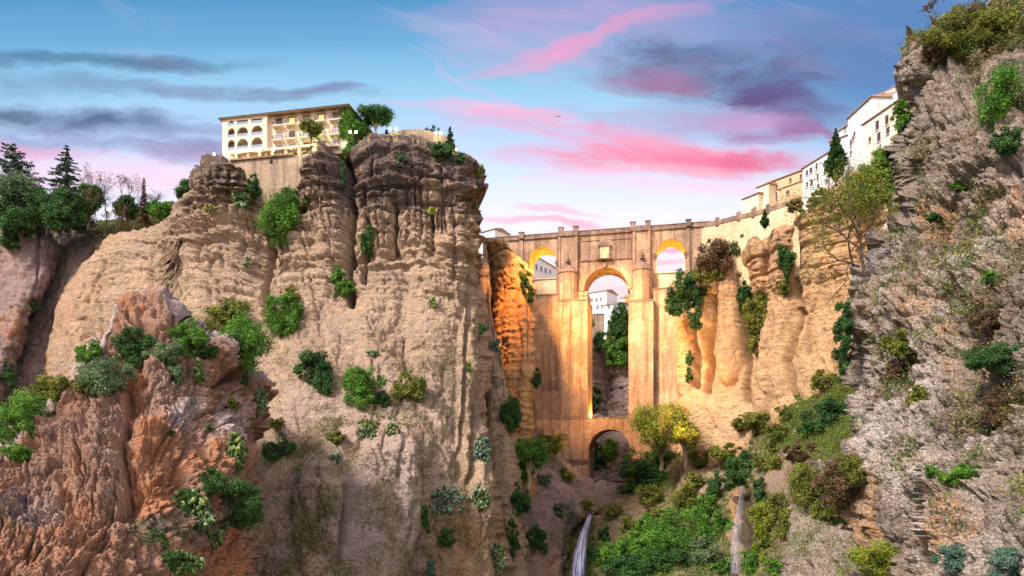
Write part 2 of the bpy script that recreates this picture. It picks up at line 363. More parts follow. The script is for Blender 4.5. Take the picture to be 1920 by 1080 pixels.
# ------------------------------------------------------------------ cliff masses
MASS = {}; SV = []      # projected positions of all the cliff surfaces, to plant things on them
def mass(name, mt, top, left, right, ybot, ctrl, step, disp, masks, roll=(12, 8, 60, 60), edge=(2.5, 2.5), grooves=(), bulges=(), warp=4.0, seed=0, back=60, label=None):
    tx, ty = np.array(top, float).T; ly, lx = np.array([(p[1], p[0]) for p in left], float).T; ry, rx = np.array([(p[1], p[0]) for p in right], float).T
    wid = max(rx)-min(lx); hgt = ybot-min(ty); nx = max(12, int(wid/step)); ny = max(12, int(hgt/step))
    s, t = np.meshgrid(np.linspace(0, 1, nx), np.linspace(0, 1, ny)); y = min(ty)+t*hgt; x = min(lx)+s*wid
    zero = lambda q: np.stack([q/38.0, q*0+seed, q*0], -1); zero2 = lambda q: np.stack([q/9.0, q*0+seed, q*0+3], -1)
    for k in range(14):
        XL = np.interp(y, ly, lx)+edge[1]*(fbm(zero(y), 1, 3, 0.6, seed)*1.6+vn(zero2(y), seed)*0.6)
        XR = np.interp(y, ry, rx)+edge[1]*(fbm(zero(y), 1, 3, 0.6, seed+5)*1.6+vn(zero2(y), seed+5)*0.6)
        x = x*0.4+0.6*(XL+(XR-XL)*s); YT = np.interp(x, tx, ty)+edge[0]*(fbm(zero(x), 1, 3, 0.6, seed+9)*1.6+vn(zero2(x), seed+8)*0.8)
        y = y*0.4+0.6*(YT+(ybot-YT)*t)
    dl = np.maximum(x-XL, 0); dr = np.maximum(XR-x, 0); dt = np.maximum(y-YT, 0)
    rl = lambda d, w, A: A*(1-np.sqrt(np.maximum(0, 1-(1-np.clip(d/w, 0, 1))**2)))
    Y = rbf(ctrl)(x, y)+rl(dt, roll[2], roll[0])+rl(dl, roll[3], roll[1])+rl(dr, roll[3], roll[1])
    q = np.stack([x/60., y/60., x*0+seed], -1)
    wx = x+warp*(fbm(q, 1.5, 4, 0.6, 31)); wy = y+warp*(fbm(q, 1.5, 4, 0.6, 47))
    gr = 0*x
    for pl, dep, w in grooves:
        d = pdist(wx, wy, pl); gr = np.maximum(gr, dep*np.exp(-(d/w)**2)); gr = np.maximum(gr, 0.32*dep*np.exp(-(d/(w*3.2))**2))
    bl = 0*x
    for cx, cy, bx, by, a in bulges:
        r2 = ((wx-cx)/bx)**2+((wy-cy)/by)**2; bl = bl+a*np.sqrt(np.maximum(0, 1-r2**1.5))
    Pn = np.stack([(x-CX)/F*Y, Y, (HZ-y)/F*Y], -1)
    du = np.gradient(Pn, axis=1); dv = np.gradient(Pn, axis=0); nn = np.cross(du, dv)
    nn /= (np.linalg.norm(nn, axis=-1, keepdims=True)+1e-9); nn *= np.sign(-(nn*Pn).sum(-1, keepdims=True))
    for _ in range(4):
        nn[1:-1, 1:-1] = (nn[1:-1, 1:-1]*2+nn[:-2, 1:-1]+nn[2:, 1:-1]+nn[1:-1, :-2]+nn[1:-1, 2:]); nn /= np.linalg.norm(nn, axis=-1, keepdims=True)
    D = disp(Pn, x, y)
    Pn = Pn+nn*(D+bl-gr)[..., None]
    mk = masks(Pn, wx, wy); mk = np.stack([np.clip(k+0*x, 0, 1) for k in mk], -1)
    MASS[name] = (Pn.copy(), mk.copy(), x, y)
    SV.append(np.stack([CX+F*Pn[..., 0]/Pn[..., 1], HZ-F*Pn[..., 2]/Pn[..., 1], Pn[..., 1]], -1).reshape(-1, 3))
    G = [Pn]
    rows = [np.stack([Pn[0][:, 0]*(1+b_/Pn[0][:, 1]), Pn[0][:, 1]+b_, Pn[0][:, 2]+dz], -1) for b_, dz in ((back, -back*0.10), (back*0.4, -back*0.04), (back*0.12, -0.2), (back*0.03, 0.0))]
    Pn = np.concatenate([np.stack(rows), Pn], 0); mk = np.concatenate([np.repeat(mk[:1], 4, 0), mk], 0)
    def side(E, sg):
        cols = []
        for dY, dp in ((1.0, 1.0), (4, 4), (12, 12), (back, 45)):
            pxn = CX+F*E[:, 0]/E[:, 1]+sg*dp; YY = E[:, 1]+dY; cols.append(np.stack([(pxn-CX)/F*YY, YY, E[:, 2]-0.01*dY], -1))
        return cols
    L = side(Pn[:, 0], 1); R = side(Pn[:, -1], -1)
    Pn = np.concatenate([np.stack(L[::-1], 1), Pn, np.stack(R, 1)], 1); mk = np.concatenate([np.repeat(mk[:, :1], 4, 1), mk, np.repeat(mk[:, -1:], 4, 1)], 1)
    H_, W_ = Pn.shape[:2]; idx = np.arange(H_*W_).reshape(H_, W_)
    q = np.stack([idx[:-1, :-1], idx[1:, :-1], idx[1:, 1:], idx[:-1, 1:]], -1).reshape(-1, 4)
    o = mesh_np(name, Pn.reshape(-1, 3), q, mt, attrs={'mask': ('FLOAT_COLOR', mk.reshape(-1, 4))}, smooth=True)
    tag(o, label, None, None, 'structure'); return o
def terr(v, k):
    t = v*k; f_ = np.floor(t); return (f_+smooth(0.36, 0.64, t-f_))/k
def rgroove(seed, n, x0, x1, y0, y1, l0, l1, sl, d0, d1, w0, w1):
    q = random.Random(seed); out = []
    for _ in range(n):
        x = q.uniform(x0, x1); y = q.uniform(y0, y1); l = q.uniform(l0, l1); s_ = sl+q.uniform(-0.35, 0.35)
        out.append(([(x, y), (x+s_*l*0.5+q.uniform(-8, 8), y+l*0.5), (x+s_*l, y+l)], q.uniform(d0, d1), q.uniform(w0, w1)))
    return out
def conglo(flute=1.0, strata=None, big=1.0, blocky=0.0, sd_=0):
    def f(p, x, y):
        z = p[..., 2]; w = fbm(p, 0.03, 3, 0.5, 3+sd_)*3
        D = 1.6*big*fbm(p, (0.05,0.05,0.03), 5, 0.6, 11+sd_)+1.1*flute*fbm(p, (0.14,0.14,0.02), 3, 0.5, 21+sd_, True)
        D += 0.35*fbm(p, 0.3, 3, 0.6, 61)+0.34*fbm(p, 1.3, 3, 0.7, 71)
        pit = fbm(p, 0.9, 2, 0.5, 77); D -= 0.4*smooth(0.2, 0.4, pit)
        b1, b2, v = worley(p, 0.75, 44); D -= 0.28*(b1-0.4)+0.0*v
        D += 1.7*terr(fbm(p, (0.10,0.10,0.035), 3, 0.5, 57+sd_), 4)
        if strata is not None:
            sm = strata(x, y)
            zz = np.stack([p[..., 0]*0.012, p[..., 1]*0.012, (z+w*1.4)*0.27], -1)
            l1 = vn(zz, 5); l1 = np.sign(l1)*np.abs(l1)**0.3
            zz2 = np.stack([p[..., 0]*0.03, p[..., 1]*0.03, (z+w*1.4)*0.8], -1); l2 = vn(zz2, 6); l2 = np.sign(l2)*np.abs(l2)**0.35
            zz3 = np.stack([p[..., 0]*0.08, p[..., 1]*0.08, (z+w*1.4)*2.0], -1); l3 = vn(zz3, 7); l3 = np.sign(l3)*np.abs(l3)**0.5
            D += sm*(1.0*l1+0.95*l2+0.5*l3)
            b1, b2, v = worley(p, (0.09, 0.09, 0.13), 3); D += sm*(0.7*(v-0.5)-1.0*np.exp(-((b2-b1)/0.06)**2))
        if blocky:
            b1, b2, v = worley(p+2.0*np.stack([fbm(p, 0.1, 2, 0.5, 91), fbm(p, 0.1, 2, 0.5, 92), fbm(p, 0.1, 2, 0.5, 93)], -1), (0.14, 0.14, 0.09), 5)
            D += blocky*(1.6*(v-0.5)-1.6*np.exp(-((b2-b1)/0.09)**2))
        return D
    return f
def karst(a=1.0, sk=0.5, f0=1.0, sd_=0):
    def f(p, x, y):
        q = np.stack([p[..., 0]+sk*p[..., 2]*0.5, p[..., 1], p[..., 2]-sk*p[..., 0]*0.6], -1)
        wv = np.stack([fbm(p, 0.12*f0, 3, 0.55, 91+sd_), fbm(p, 0.12*f0, 3, 0.55, 92+sd_), fbm(p, 0.12*f0, 3, 0.55, 93+sd_)], -1)
        q = q+2.5*wv; TR = 2.6*terr(fbm(q, (0.09*f0, 0.09*f0, 0.07*f0), 3, 0.5, 55+sd_), 3.5)+1.1*terr(fbm(q, (0.3*f0, 0.3*f0, 0.18*f0), 3, 0.5, 56+sd_), 3)
        D = TR+2.2*fbm(q, (0.07*f0, 0.07*f0, 0.04*f0), 4, 0.55, 11+sd_)
        b1, b2, v = worley(q, (0.20*f0, 0.20*f0, 0.11*f0), 5+sd_); D += 1.0*(v-0.5)-0.8*np.exp(-((b2-b1)/0.10)**2)
        b1, b2, v = worley(q, (0.55*f0, 0.55*f0, 0.34*f0), 15+sd_); D += 0.55*(v-0.5)-0.35*np.exp(-((b2-b1)/0.12)**2)
        b1, b2, v = worley(q, (1.6*f0, 1.6*f0, 0.95*f0), 25+sd_); D += 0.38*(v-0.5)-0.24*np.exp(-((b2-b1)/0.13)**2)
        D += 0.5*fbm(q, (0.9*f0, 0.9*f0, 0.25*f0), 3, 0.6, 31, True)*0.6+0.3*fbm(p, 2.2*f0, 3, 0.65, 41)
        return D*a
    return f
nzp = lambda p, s, sd_=0, o=3: fbm(p, s, o, 0.55, sd_)
# --- main massif under the hotel
def m_main(p, x, y):
    n = nzp(p, 0.05, 5)+0.5*nzp(p, 0.25, 6)
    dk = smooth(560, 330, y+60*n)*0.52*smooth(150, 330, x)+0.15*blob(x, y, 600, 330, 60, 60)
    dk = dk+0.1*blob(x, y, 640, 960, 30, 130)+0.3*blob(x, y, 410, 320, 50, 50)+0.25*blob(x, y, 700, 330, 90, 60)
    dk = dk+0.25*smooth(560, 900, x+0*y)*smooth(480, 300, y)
    pl = 0.3*blob(x, y, 715, 985, 85, 120)+0.55*smooth(520, 760, y+50*n)*smooth(430, 560, x)*(1-0.6*smooth(820, 900, x))
    rd = 0.12+0.22*smooth(860, 930, x)*smooth(450, 640, y)+0.45*blob(x, y, 760, 1040, 45, 90)+0.5*blob(x, y, 840, 1020, 60, 70)+0.3*smooth(430, 150, x)
    gn = 0.42*(1-0.85*blob(x, y, 715, 985, 85, 120))*smooth(560, 740, y+70*n)*smooth(470, 580, x)*smooth(860, 800, x)-0.22+0.05*blob(x, y, 580, 1000, 120, 110)+0.35*blob(x, y, 150, 480, 50, 40)
    return rd, dk, gn, pl
G_MAIN = [
 ([(385,325),(393,366),(381,423),(373,488)], 6.0, 5), ([(437,292),(490,345),(505,372),(502,420),(499,456),(493,488),(485,521),(489,575)], 12, 8),
 ([(644,272),(646,284),(654,382),(650,423),(648,500),(656,560)], 11, 8), ([(744,382),(742,430),(742,472)], 5.5, 4.5), ([(681,395),(681,488),(683,525)], 6.5, 6),
 ([(809,394),(811,472)], 4, 4), ([(699,300),(687,346),(674,378)], 5, 4.5), ([(762,345),(762,375)], 3, 4), ([(556,345),(568,385),(600,392),(650,390),(740,384),(820,380),(900,372)], 2.2, 5),
 ([(600,395),(612,440),(622,500)], 2.4, 5), ([(556,300),(553,340),(558,390)], 8, 8), ([(878,521),(870,627),(866,700),(862,813),(856,902)], 3.5, 5), ([(884,764),(884,813),(878,907)], 4, 4),
 ([(903,470),(907,600),(911,707),(889,791)], 4, 5), ([(938,711),(929,765),(940,900),(948,1080)], 5, 8), ([(789,880),(789,947),(785,1060)], 7, 8), ([(649,900),(652,938),(640,1044)], 5, 9),
 ([(290,440),(288,520),(300,580)], 2.5, 5), ([(205,500),(175,560),(160,640)], 1.5, 5), ([(420,470),(410,540),(418,600)], 1.5, 5), ([(590,640),(640,700),(700,690)], 1.0, 8), ([(800,560),(850,565)], 1.4, 5),
 ([(350,335),(345,400),(338,470),(345,560)], 2.5, 5), ([(455,350),(450,420),(456,480)], 1.6, 4), ([(720,660),(765,664),(790,655)], 1.6, 4), ([(640,300),(700,310),(780,330),(880,330)], 1.2, 4), ([(820,290),(880,350),(900,420)], 2, 5),
]
_r = random.Random(4)
for _k in range(46):
    _x = _r.uniform(330, 900); _y = _r.uniform(300, 430); _l = _r.uniform(40, 150); _d = _r.uniform(-10, 10)
    G_MAIN.append(([(_x, _y), (_x+_d*0.6, _y+_l*0.5), (_x+_d, _y+_l)], _r.uniform(1.2, 2.8), _r.uniform(2.0, 3.4)))
for _k in range(26):
    _x = _r.uniform(340, 860); _y = _r.uniform(300, 520); _l = _r.uniform(40, 120)
    G_MAIN.append(([(_x, _y), (_x+_l*0.5, _y+_r.uniform(-6, 6)), (_x+_l, _y+_r.uniform(-8, 8))], _r.uniform(0.8, 1.8), _r.uniform(1.8, 2.8)))
for _k in range(14):
    _x = _r.uniform(110, 900); _y = _r.uniform(520, 640); _l = _r.uniform(60, 160); _d = _r.uniform(-14, 14)
    G_MAIN.append(([(_x, _y), (_x+_d, _y+_l)], _r.uniform(0.8, 1.6), _r.uniform(2.5, 5)))
B_MAIN = [(700,640,40,50,1.0),(620,820,60,30,1.6),(760,850,50,40,1.6),(605,335,52,62,3.2),(410,335,38,48,2.4),(465,345,30,40,2.0),(525,362,30,38,2.0),(780,330,70,55,2.0),(715,330,35,55,1.6),(850,400,50,120,1.5),(780,440,36,60,1.2),(712,430,26,60,1.6),(620,440,30,50,1.6),
 (420,430,40,90,1.8),(345,520,50,110,2.0),(240,560,90,120,2.0),(560,540,60,60,1.6),(830,620,70,200,3.0),(720,950,70,160,5.0),(600,960,50,150,2.0),(690,560,60,80,1.5),(900,900,24,120,3),(870,740,20,160,3)]
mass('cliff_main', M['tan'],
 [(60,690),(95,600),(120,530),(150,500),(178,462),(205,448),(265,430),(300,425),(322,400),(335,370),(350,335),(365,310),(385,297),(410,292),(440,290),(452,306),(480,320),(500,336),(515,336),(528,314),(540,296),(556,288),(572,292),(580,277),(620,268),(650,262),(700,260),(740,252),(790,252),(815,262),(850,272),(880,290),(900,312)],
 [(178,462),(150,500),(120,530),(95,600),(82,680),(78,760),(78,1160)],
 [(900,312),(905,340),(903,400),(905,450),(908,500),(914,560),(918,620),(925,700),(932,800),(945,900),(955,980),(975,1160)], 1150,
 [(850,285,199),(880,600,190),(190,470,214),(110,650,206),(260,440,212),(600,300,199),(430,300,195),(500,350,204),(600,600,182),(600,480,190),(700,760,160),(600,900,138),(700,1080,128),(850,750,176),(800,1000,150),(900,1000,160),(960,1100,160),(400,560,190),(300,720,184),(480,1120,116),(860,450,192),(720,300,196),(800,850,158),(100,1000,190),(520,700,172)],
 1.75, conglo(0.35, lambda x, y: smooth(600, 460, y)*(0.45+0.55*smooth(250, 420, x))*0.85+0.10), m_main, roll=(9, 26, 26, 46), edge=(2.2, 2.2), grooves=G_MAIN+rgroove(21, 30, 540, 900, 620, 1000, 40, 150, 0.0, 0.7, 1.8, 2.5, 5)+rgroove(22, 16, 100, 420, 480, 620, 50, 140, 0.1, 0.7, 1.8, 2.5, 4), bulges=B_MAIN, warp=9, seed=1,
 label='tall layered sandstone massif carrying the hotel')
# --- far left block and the slope behind it
mass('cliff_far_left', M['purple'], [(-140,395),(0,400),(40,412),(75,430),(105,452),(116,470)], [(-140,395),(-140,1160)], [(116,470),(100,520),(78,570),(55,620),(30,680),(10,740),(-20,820),(-40,1160)], 1150,
 [(0,420,226),(100,470,230),(0,700,205),(60,560,214),(-100,500,220),(-50,1000,180)], 2.6, conglo(1.1, lambda x, y: 0.25+0*x, 1.2, 0, 7),
 lambda p, x, y: (0.3*blob(x, y, 15, 540, 40, 110)+0.2*blob(x, y, 30, 640, 40, 60)+0.05, 0.15+0.2*smooth(430, 460, y)*smooth(90, 110, x), 0.55*smooth(440, 410, y)-0.1, 0.25+0*x), roll=(14, 20, 30, 35), seed=2, grooves=[([(70,440),(72,520),(60,600)], 2.5, 4)], label='grey purple cliff block at the left edge')
mass('slope_left', M['purple'], [(-140,425),(0,425),(100,425),(170,420),(230,408),(300,392),(345,380),(420,360)], [(-140,425),(-140,1160)], [(420,360),(420,700),(420,1160)], 900,
 [(0,440,262),(150,440,252),(300,400,248),(150,520,232),(60,650,222),(100,800,210),(300,600,235),(20,760,216)], 3.2, conglo(0.8, None, 1.4, 0, 9),
 lambda p, x, y: (0.3+0*x, 0.35+0*x, 0.75*smooth(470, 420, y)+0.1, 0.1+0*x), roll=(10, 4, 20, 30), seed=3, back=160, label='scrubby brown slope under the park trees')
# --- reddish spur in front
def m_spur(p, x, y):
    n = nzp(p, 0.12, 5)+0.5*nzp(p, 0.5, 6)
    cap = smooth(0.1, -0.15, 0*x)*0
    topd = y-np.interp(x, [0,80,165,200,215,245,300,330,385,440,505], [800,735,660,640,560,545,545,590,620,650,705])
    pl = 0.22*n+0.75*smooth(60, 5, topd+30*n)+0.4*blob(x, y, 210, 830, 40, 140)+0.45*blob(x, y, 330, 740, 45, 60)+0.4*blob(x, y, 360, 800, 50, 50)+0.5*blob(x, y, 60, 930, 60, 50)+0.4*blob(x, y, 380, 960, 60, 60)+0.5*blob(x, y, 430, 790, 40, 60)+0.35*blob(x,y,500,980,50,120)
    rd = 0.40+0.4*n+0.3*blob(x, y, 300, 880, 80, 90)+0.3*blob(x, y, 240, 730, 30, 60)-0.35*pl+0.25*blob(x, y, 430, 1040, 50, 50)-0.7*smooth(395, 440, x)*smooth(950, 880, y)
    dk = 0.20+0.45*nzp(p, 0.4, 23)+0.4*blob(x, y, 300, 990, 60, 40)+0.35*blob(x, y, 350, 640, 40, 40)+0.3*blob(x,y,20,930,60,60)
    gn = -0.15+0.25*smooth(40, 5, topd)+0.3*blob(x, y, 300, 1000, 50, 30)
    return rd, dk, gn, pl
mass('spur_left', M['spur'],
 [(-140,860),(0,800),(40,765),(80,738),(140,700),(165,662),(193,640),(200,606),(212,574),(245,562),(300,561),(320,574),(330,600),(345,602),(385,622),(420,640),(445,655),(458,690),(490,700),(507,728)],
 [(-140,860),(-140,1160)], [(507,728),(503,800),(497,860),(487,900),(482,960),(490,1080),(500,1160)], 1150,
 [(260,570,104),(220,640,98),(300,640,96),(300,900,78),(200,800,84),(0,1000,66),(-100,900,72),(480,800,106),(490,1080,92),(100,760,88),(30,820,82),(400,900,88),(440,700,104),(400,660,100),(250,1080,70)],
 1.7, karst(0.85, 0.8, 1.5), m_spur, roll=(12, 10, 16, 26), edge=(4, 3.5), warp=9, seed=4,
 grooves=rgroove(7, 54, 0, 480, 690, 1040, 30, 130, -0.45, 0.7, 1.8, 1.6, 3.5)+rgroove(8, 22, 20, 480, 700, 1040, 15, 40, -2.2, 0.7, 1.5, 1.6, 3)+[([(240,690),(238,760),(232,830),(236,930)], 3.4, 6), ([(398,728),(415,715),(445,698)], 3.5, 6), ([(405,745),(445,800),(475,830)], 1.6, 4), ([(355,810),(345,850),(350,910)], 2.2, 4), ([(500,740),(498,860)], 2, 5), ([(245,600),(262,625),(300,640)], 1.6, 4), ([(120,900),(70,960),(50,1080)], 2, 5), ([(160,880),(230,900)], 1, 4), ([(410,1060),(470,990)], 1.0, 5)],
 bulges=[(268,610,58,42,1.6),(300,760,55,80,1.6),(180,860,60,110,2.0),(420,670,40,26,1.6),(430,850,45,80,1.6),(300,920,70,80,-1.5),(262,740,22,60,-1.4)], label='orange red limestone spur with a boulder on its top', back=25)
# --- pillar beside the bridge
mass('rock_pillar', M['gold'], [(912,452),(920,446),(932,440),(946,442),(960,456),(985,490),(998,520)], [(912,452),(918,520),(922,600),(924,700),(930,800),(940,1160)], [(998,520),(1006,560),(1005,620),(1001,700),(996,780),(1000,840),(1010,1160)], 950,
 [(940,450,240),(960,600,236),(970,800,226),(990,900,222),(930,700,236)], 1.5, conglo(0.8, lambda x, y: 0.25+0*x, 0.8, 0, 4),
 lambda p, x, y: (0.35+0.2*smooth(600,760,y), 0.12+0.3*blob(x, y, 930, 640, 30, 60), -0.3+0*x, 0.1+0*x), roll=(5, 9, 14, 24), edge=(1.5, 1.5), seed=5,
 grooves=[([(918,482),(932,466),(950,462),(975,492),(992,530)], 2.2, 2.6), ([(920,500),(940,505),(990,560)], 1.0, 2), ([(952,470),(956,520)], 1.2, 2), ([(922,545),(960,540),(1000,560)], 1.2, 2.4), ([(970,470),(968,560),(975,650),(965,760)], 2.4, 4), ([(940,520),(936,640),(945,780)], 2.6, 4), ([(990,560),(992,680)], 2, 3)], warp=4, bulges=[(944,500,24,34,1.2),(960,600,34,50,1)], label='orange floodlit rock pillar left of the bridge', back=18)
mass('rock_fin', M['tan'], [(896,478),(912,490),(918,560),(922,600),(930,640),(945,700)], [(896,478),(903,700),(910,1160)], [(918,490),(921,600),(945,700),(955,760),(962,850),(1000,1160)], 1150,
 [(905,500,232),(920,600,224),(940,800,205),(930,1000,190),(980,1080,185)], 2.2, conglo(1.2, None, 0.8, 0, 12), lambda p, x, y: (0.2+0*x, 0.2+0*x, 0.0*x, 0.3+0*x), roll=(6, 6, 16, 20), seed=15)
# --- slope to the stream below the left pier
mass('slope_under_bridge', M['purple'], [(900,760),(955,770),(1000,812),(1040,838),(1066,862),(1096,888),(1112,905),(1180,912)], [(900,760),(900,1160)], [(1180,912),(1150,955),(1112,968),(1096,975),(1080,1010),(1066,1080),(1060,1160)], 1150,
 [(980,800,240),(1060,860,250),(1110,905,256),(1060,930,236),(1100,960,230),(1040,1080,198),(950,1000,200),(960,860,224),(920,1080,186)], 2.0, karst(0.9, 0.2, 0.6, 13),
 lambda p, x, y: (0.25+0.25*smooth(960, 1060, y), 0.1+0.25*blob(x, y, 940, 1040, 40, 60)+0.9*blob(x, y, 1076, 1030, 18, 80), 0.25*smooth(930, 850, y)-0.1+0.3*blob(x, y, 1090, 900, 30, 25), 0.45+0*x), roll=(4, 5, 14, 20), edge=(2, 2), seed=6,
 grooves=[([(930,940),(945,1080)], 5, 10), ([(1000,960),(1010,1080)], 2, 5)], label='grey pink slope running down to the first waterfall', back=14)
# --- right cliff behind
def m_right(p, x, y):
    n = nzp(p, 0.05, 5)+0.5*nzp(p, 0.3, 6)
    return (0.3+0.35*smooth(1300, 1260, x), 0.32*smooth(560, 440, y+40*n)+0.35*blob(x, y, 1372, 600, 26, 110)+0.4*blob(x,y,1300,640,10,80)+0.4*blob(x, y, 1450, 620, 32, 60)+0.2*blob(x,y,1430,480,50,50), 0.5*smooth(430, 370, y+20*n)*smooth(1440, 1520, x)+0.35*smooth(740, 800, y)-0.25, 0.25+0.2*smooth(600, 760, y))  # dark blobs: brown stains on the left rib, plus shade painted into the gullies
mass('cliff_right_far', M['gold'],
 [(1250,612),(1262,595),(1280,570),(1300,549),(1320,528),(1335,517),(1352,505),(1368,501),(1384,474),(1409,450),(1433,440),(1462,419),(1497,394),(1540,366),(1570,346),(1600,322),(1640,300),(1690,265),(1760,250)],
 [(1250,612),(1256,660),(1260,700),(1266,780),(1276,860),(1276,1160)], [(1760,250),(1760,1160)], 1000,
 [(1265,700,255),(1330,560,248),(1330,800,240),(1384,480,237),(1400,560,238),(1433,445,230),(1400,800,230),(1500,600,222),(1480,430,226),(1600,500,206),(1600,700,196),(1690,290,190),(1600,340,205),(1540,370,214),(1500,800,208),(1740,600,180)],
 2.0, conglo(0.7, lambda x, y: 0.6*smooth(600, 450, y)+0.08, 0.9, 0, 3), m_right, roll=(9, 12, 24, 30), edge=(2, 2), warp=6, seed=7,
 grooves=rgroove(11, 26, 1290, 1640, 430, 700, 50, 160, 0.0, 1.0, 2.4, 2.2, 4)+[([(1380,500),(1390,560),(1394,626),(1396,697),(1391,745)], 14, 9), ([(1261,623),(1263,672),(1270,740)], 3, 3), ([(1335,521),(1340,560),(1343,600),(1331,655),(1318,732)], 10, 7), ([(1493,577),(1497,605),(1483,640),(1479,679),(1486,735)], 9, 5.5), ([(1433,450),(1432,514)], 6, 5), ([(1486,422),(1488,556),(1510,600),(1516,660)], 6, 6), ([(1300,560),(1296,640),(1300,720)], 10, 7), ([(1455,560),(1448,640),(1430,700)], 2.5, 5), ([(1360,600),(1372,660),(1350,700)], 1.2, 3), ([(1400,470),(1395,520)], 3, 4), ([(1418,560),(1416,680)], 7, 14)],
 bulges=[(1318,590,20,80,4.0),(1362,600,30,120,5.0),(1425,700,26,90,3.0),(1420,500,18,50,1.6),(1460,490,22,60,1.6),(1455,660,34,90,2.2),(1550,600,60,160,1.5),(1280,680,14,60,1.5)], label='ochre cliff between the bridge and the near right rock')
# --- lower right ground with the second waterfall
def m_low(p, x, y):
    n = nzp(p, 0.06, 5)+0.6*nzp(p, 0.25, 6)
    gn = 0.45+0.35*smooth(1380, 1500, x)*smooth(900, 800, y)-0.25*blob(x, y, 1170, 970, 80, 45)-0.4*blob(x, y, 1310, 900, 40, 45)-0.5*blob(x, y, 1520, 1010, 60, 90)-0.4*blob(x,y,1490,900,50,50)
    return 0.3+0.35*blob(x, y, 1225, 965, 35, 25)+0.3*blob(x, y, 1375, 930, 20, 60), 0.12+0.9*blob(x, y, 1392, 985, 20, 100)+0.7*blob(x, y, 1100, 1030, 16, 80), (gn+0.15)*(1-blob(x, y, 1392, 990, 24, 100)), 0.10+0.25*blob(x, y, 1170, 970, 80, 45)
mass('slope_right', M['valley'],
 [(1060,985),(1098,968),(1120,945),(1140,915),(1172,905),(1200,885),(1240,858),(1300,822),(1360,800),(1400,780),(1480,742),(1560,715),(1640,690),(1700,680)],
 [(1060,985),(1056,1160)], [(1700,680),(1700,1160)], 1150,
 [(1110,960,238),(1160,920,256),(1220,900,256),(1300,850,250),(1400,800,236),(1550,745,196),(1600,720,186),(1120,1080,196),(1200,960,232),(1200,1030,206),(1300,960,220),(1300,1060,196),(1400,900,212),(1390,1080,186),(1480,960,160),(1600,880,130),(1500,1100,128),(1600,1080,112),(1480,860,190),(1680,900,110)],
 2.2, karst(1.0, 0.1, 0.7, 3), m_low, roll=(5, 4, 14, 20), edge=(2, 2), seed=8, grooves=[([(1390,890),(1384,960),(1376,1080)], 5, 12), ([(1140,935),(1118,960)], 2, 6), ([(1480,930),(1470,1080)], 4, 9)], bulges=[(1530,1000,50,110,4),(1590,1010,40,90,3),(1430,900,30,40,3),(1310,905,40,30,2)], label='vegetated lower slope with the second waterfall', back=20)
# --- near right cliff
def m_near(p, x, y):
    n = nzp(p, 0.10, 5)+0.6*nzp(p, 0.45, 6)
    gn = 0.08+0.8*smooth(150, 60, y-0.45*(1800-x)*0)*smooth(180, 90, y+25*n)+0.35*blob(x, y, 1660, 640, 60, 100)+0.35*blob(x, y, 1870, 780, 80, 110)+0.3*blob(x, y, 1850, 560, 90, 50)+0.3*blob(x, y, 1700, 230, 25, 120)+0.2*blob(x,y,1860,330,60,40)
    rd = 0.24+0.4*nzp(p, 0.12, 17)+0.9*blob(x, y, 1632, 940, 26, 90)+0.4*blob(x, y, 1730, 400, 40, 40)+0.3*blob(x, y, 1880, 380, 60, 60)+0.3*blob(x, y, 1800, 1000, 60, 60)+0.25*blob(x,y,1740,560,50,60)
    return rd, 0.20+0.2*blob(x, y, 1840, 800, 80, 90)+0.55*nzp(p, 0.35, 23), gn+0.1, 0.42+0.4*n+0.25*blob(x, y, 1700, 800, 50, 120)
mass('cliff_right_near', M['lime'],
 [(1718,60),(1740,42),(1780,30),(1820,18),(1860,12),(1920,8),(2280,-10)],
 [(1718,60),(1704,85),(1702,110),(1712,150),(1706,185),(1684,235),(1668,285),(1672,350),(1668,400),(1648,440),(1634,480),(1606,525),(1600,560),(1598,620),(1602,700),(1605,790),(1612,860),(1618,940),(1612,1000),(1590,1080),(1560,1160)],
 [(2280,-10),(2280,1160)], 1150,
 [(1720,90,104),(1690,350,98),(1620,600,92),(1625,900,82),(1920,50,92),(1920,400,76),(1920,600,68),(1920,1080,52),(1760,700,78),(1720,1000,70),(1800,450,84),(2060,100,80),(2060,900,52),(2260,100,76),(2260,900,50),(1800,850,70),(1850,250,86),(1640,1100,76)],
 1.8, karst(1.35, 0.3, 1.05, 7), m_near, roll=(16, 16, 34, 42), edge=(4, 3.5), warp=8, seed=9,
 grooves=rgroove(3, 34, 1640, 1960, 80, 1000, 50, 170, -0.25, 0.9, 2.4, 2.5, 5)+rgroove(5, 14, 1640, 1960, 150, 950, 15, 40, -2.4, 1.0, 2.0, 3, 5)+[([(1720,170),(1700,240)], 1.5, 6), ([(1840,345),(1800,380),(1760,400)], 1.4, 6), ([(1600,520),(1680,500),(1730,470)], 1.2, 6), ([(1745,690),(1760,750)], 1, 5), ([(1740,880),(1735,960),(1750,1010)], 1.4, 6), ([(1850,180),(1830,240)], 1.2, 6)],
 bulges=[(1720,110,40,50,2),(1760,160,60,60,1.5),(1640,850,30,140,1.5),(1720,560,60,60,1.4),(1850,500,60,70,1.5),(1780,960,60,90,2)], label='rough grey limestone cliff close by on the right')
mass('outcrop', M['lime'], [(1462,960),(1478,905),(1492,885),(1530,872),(1570,880),(1600,905),(1640,930)], [(1462,960),(1474,1010),(1480,1160)], [(1640,930),(1640,1160)], 1150,
 [(1490,900,132),(1540,890,128),(1600,920,112),(1500,1080,112),(1600,1080,98),(1480,1000,124)], 1.9, karst(1.0, 0.2, 1.2, 13),
 lambda p, x, y: (0.35+0*x, 0.1+0*x, 0.55*smooth(950, 890, y)+0.1, 0.45+0*x), roll=(8, 6, 16, 16), edge=(3, 3), seed=19, back=14, grooves=[([(1555,900),(1560,1080)], 2.5, 6)])
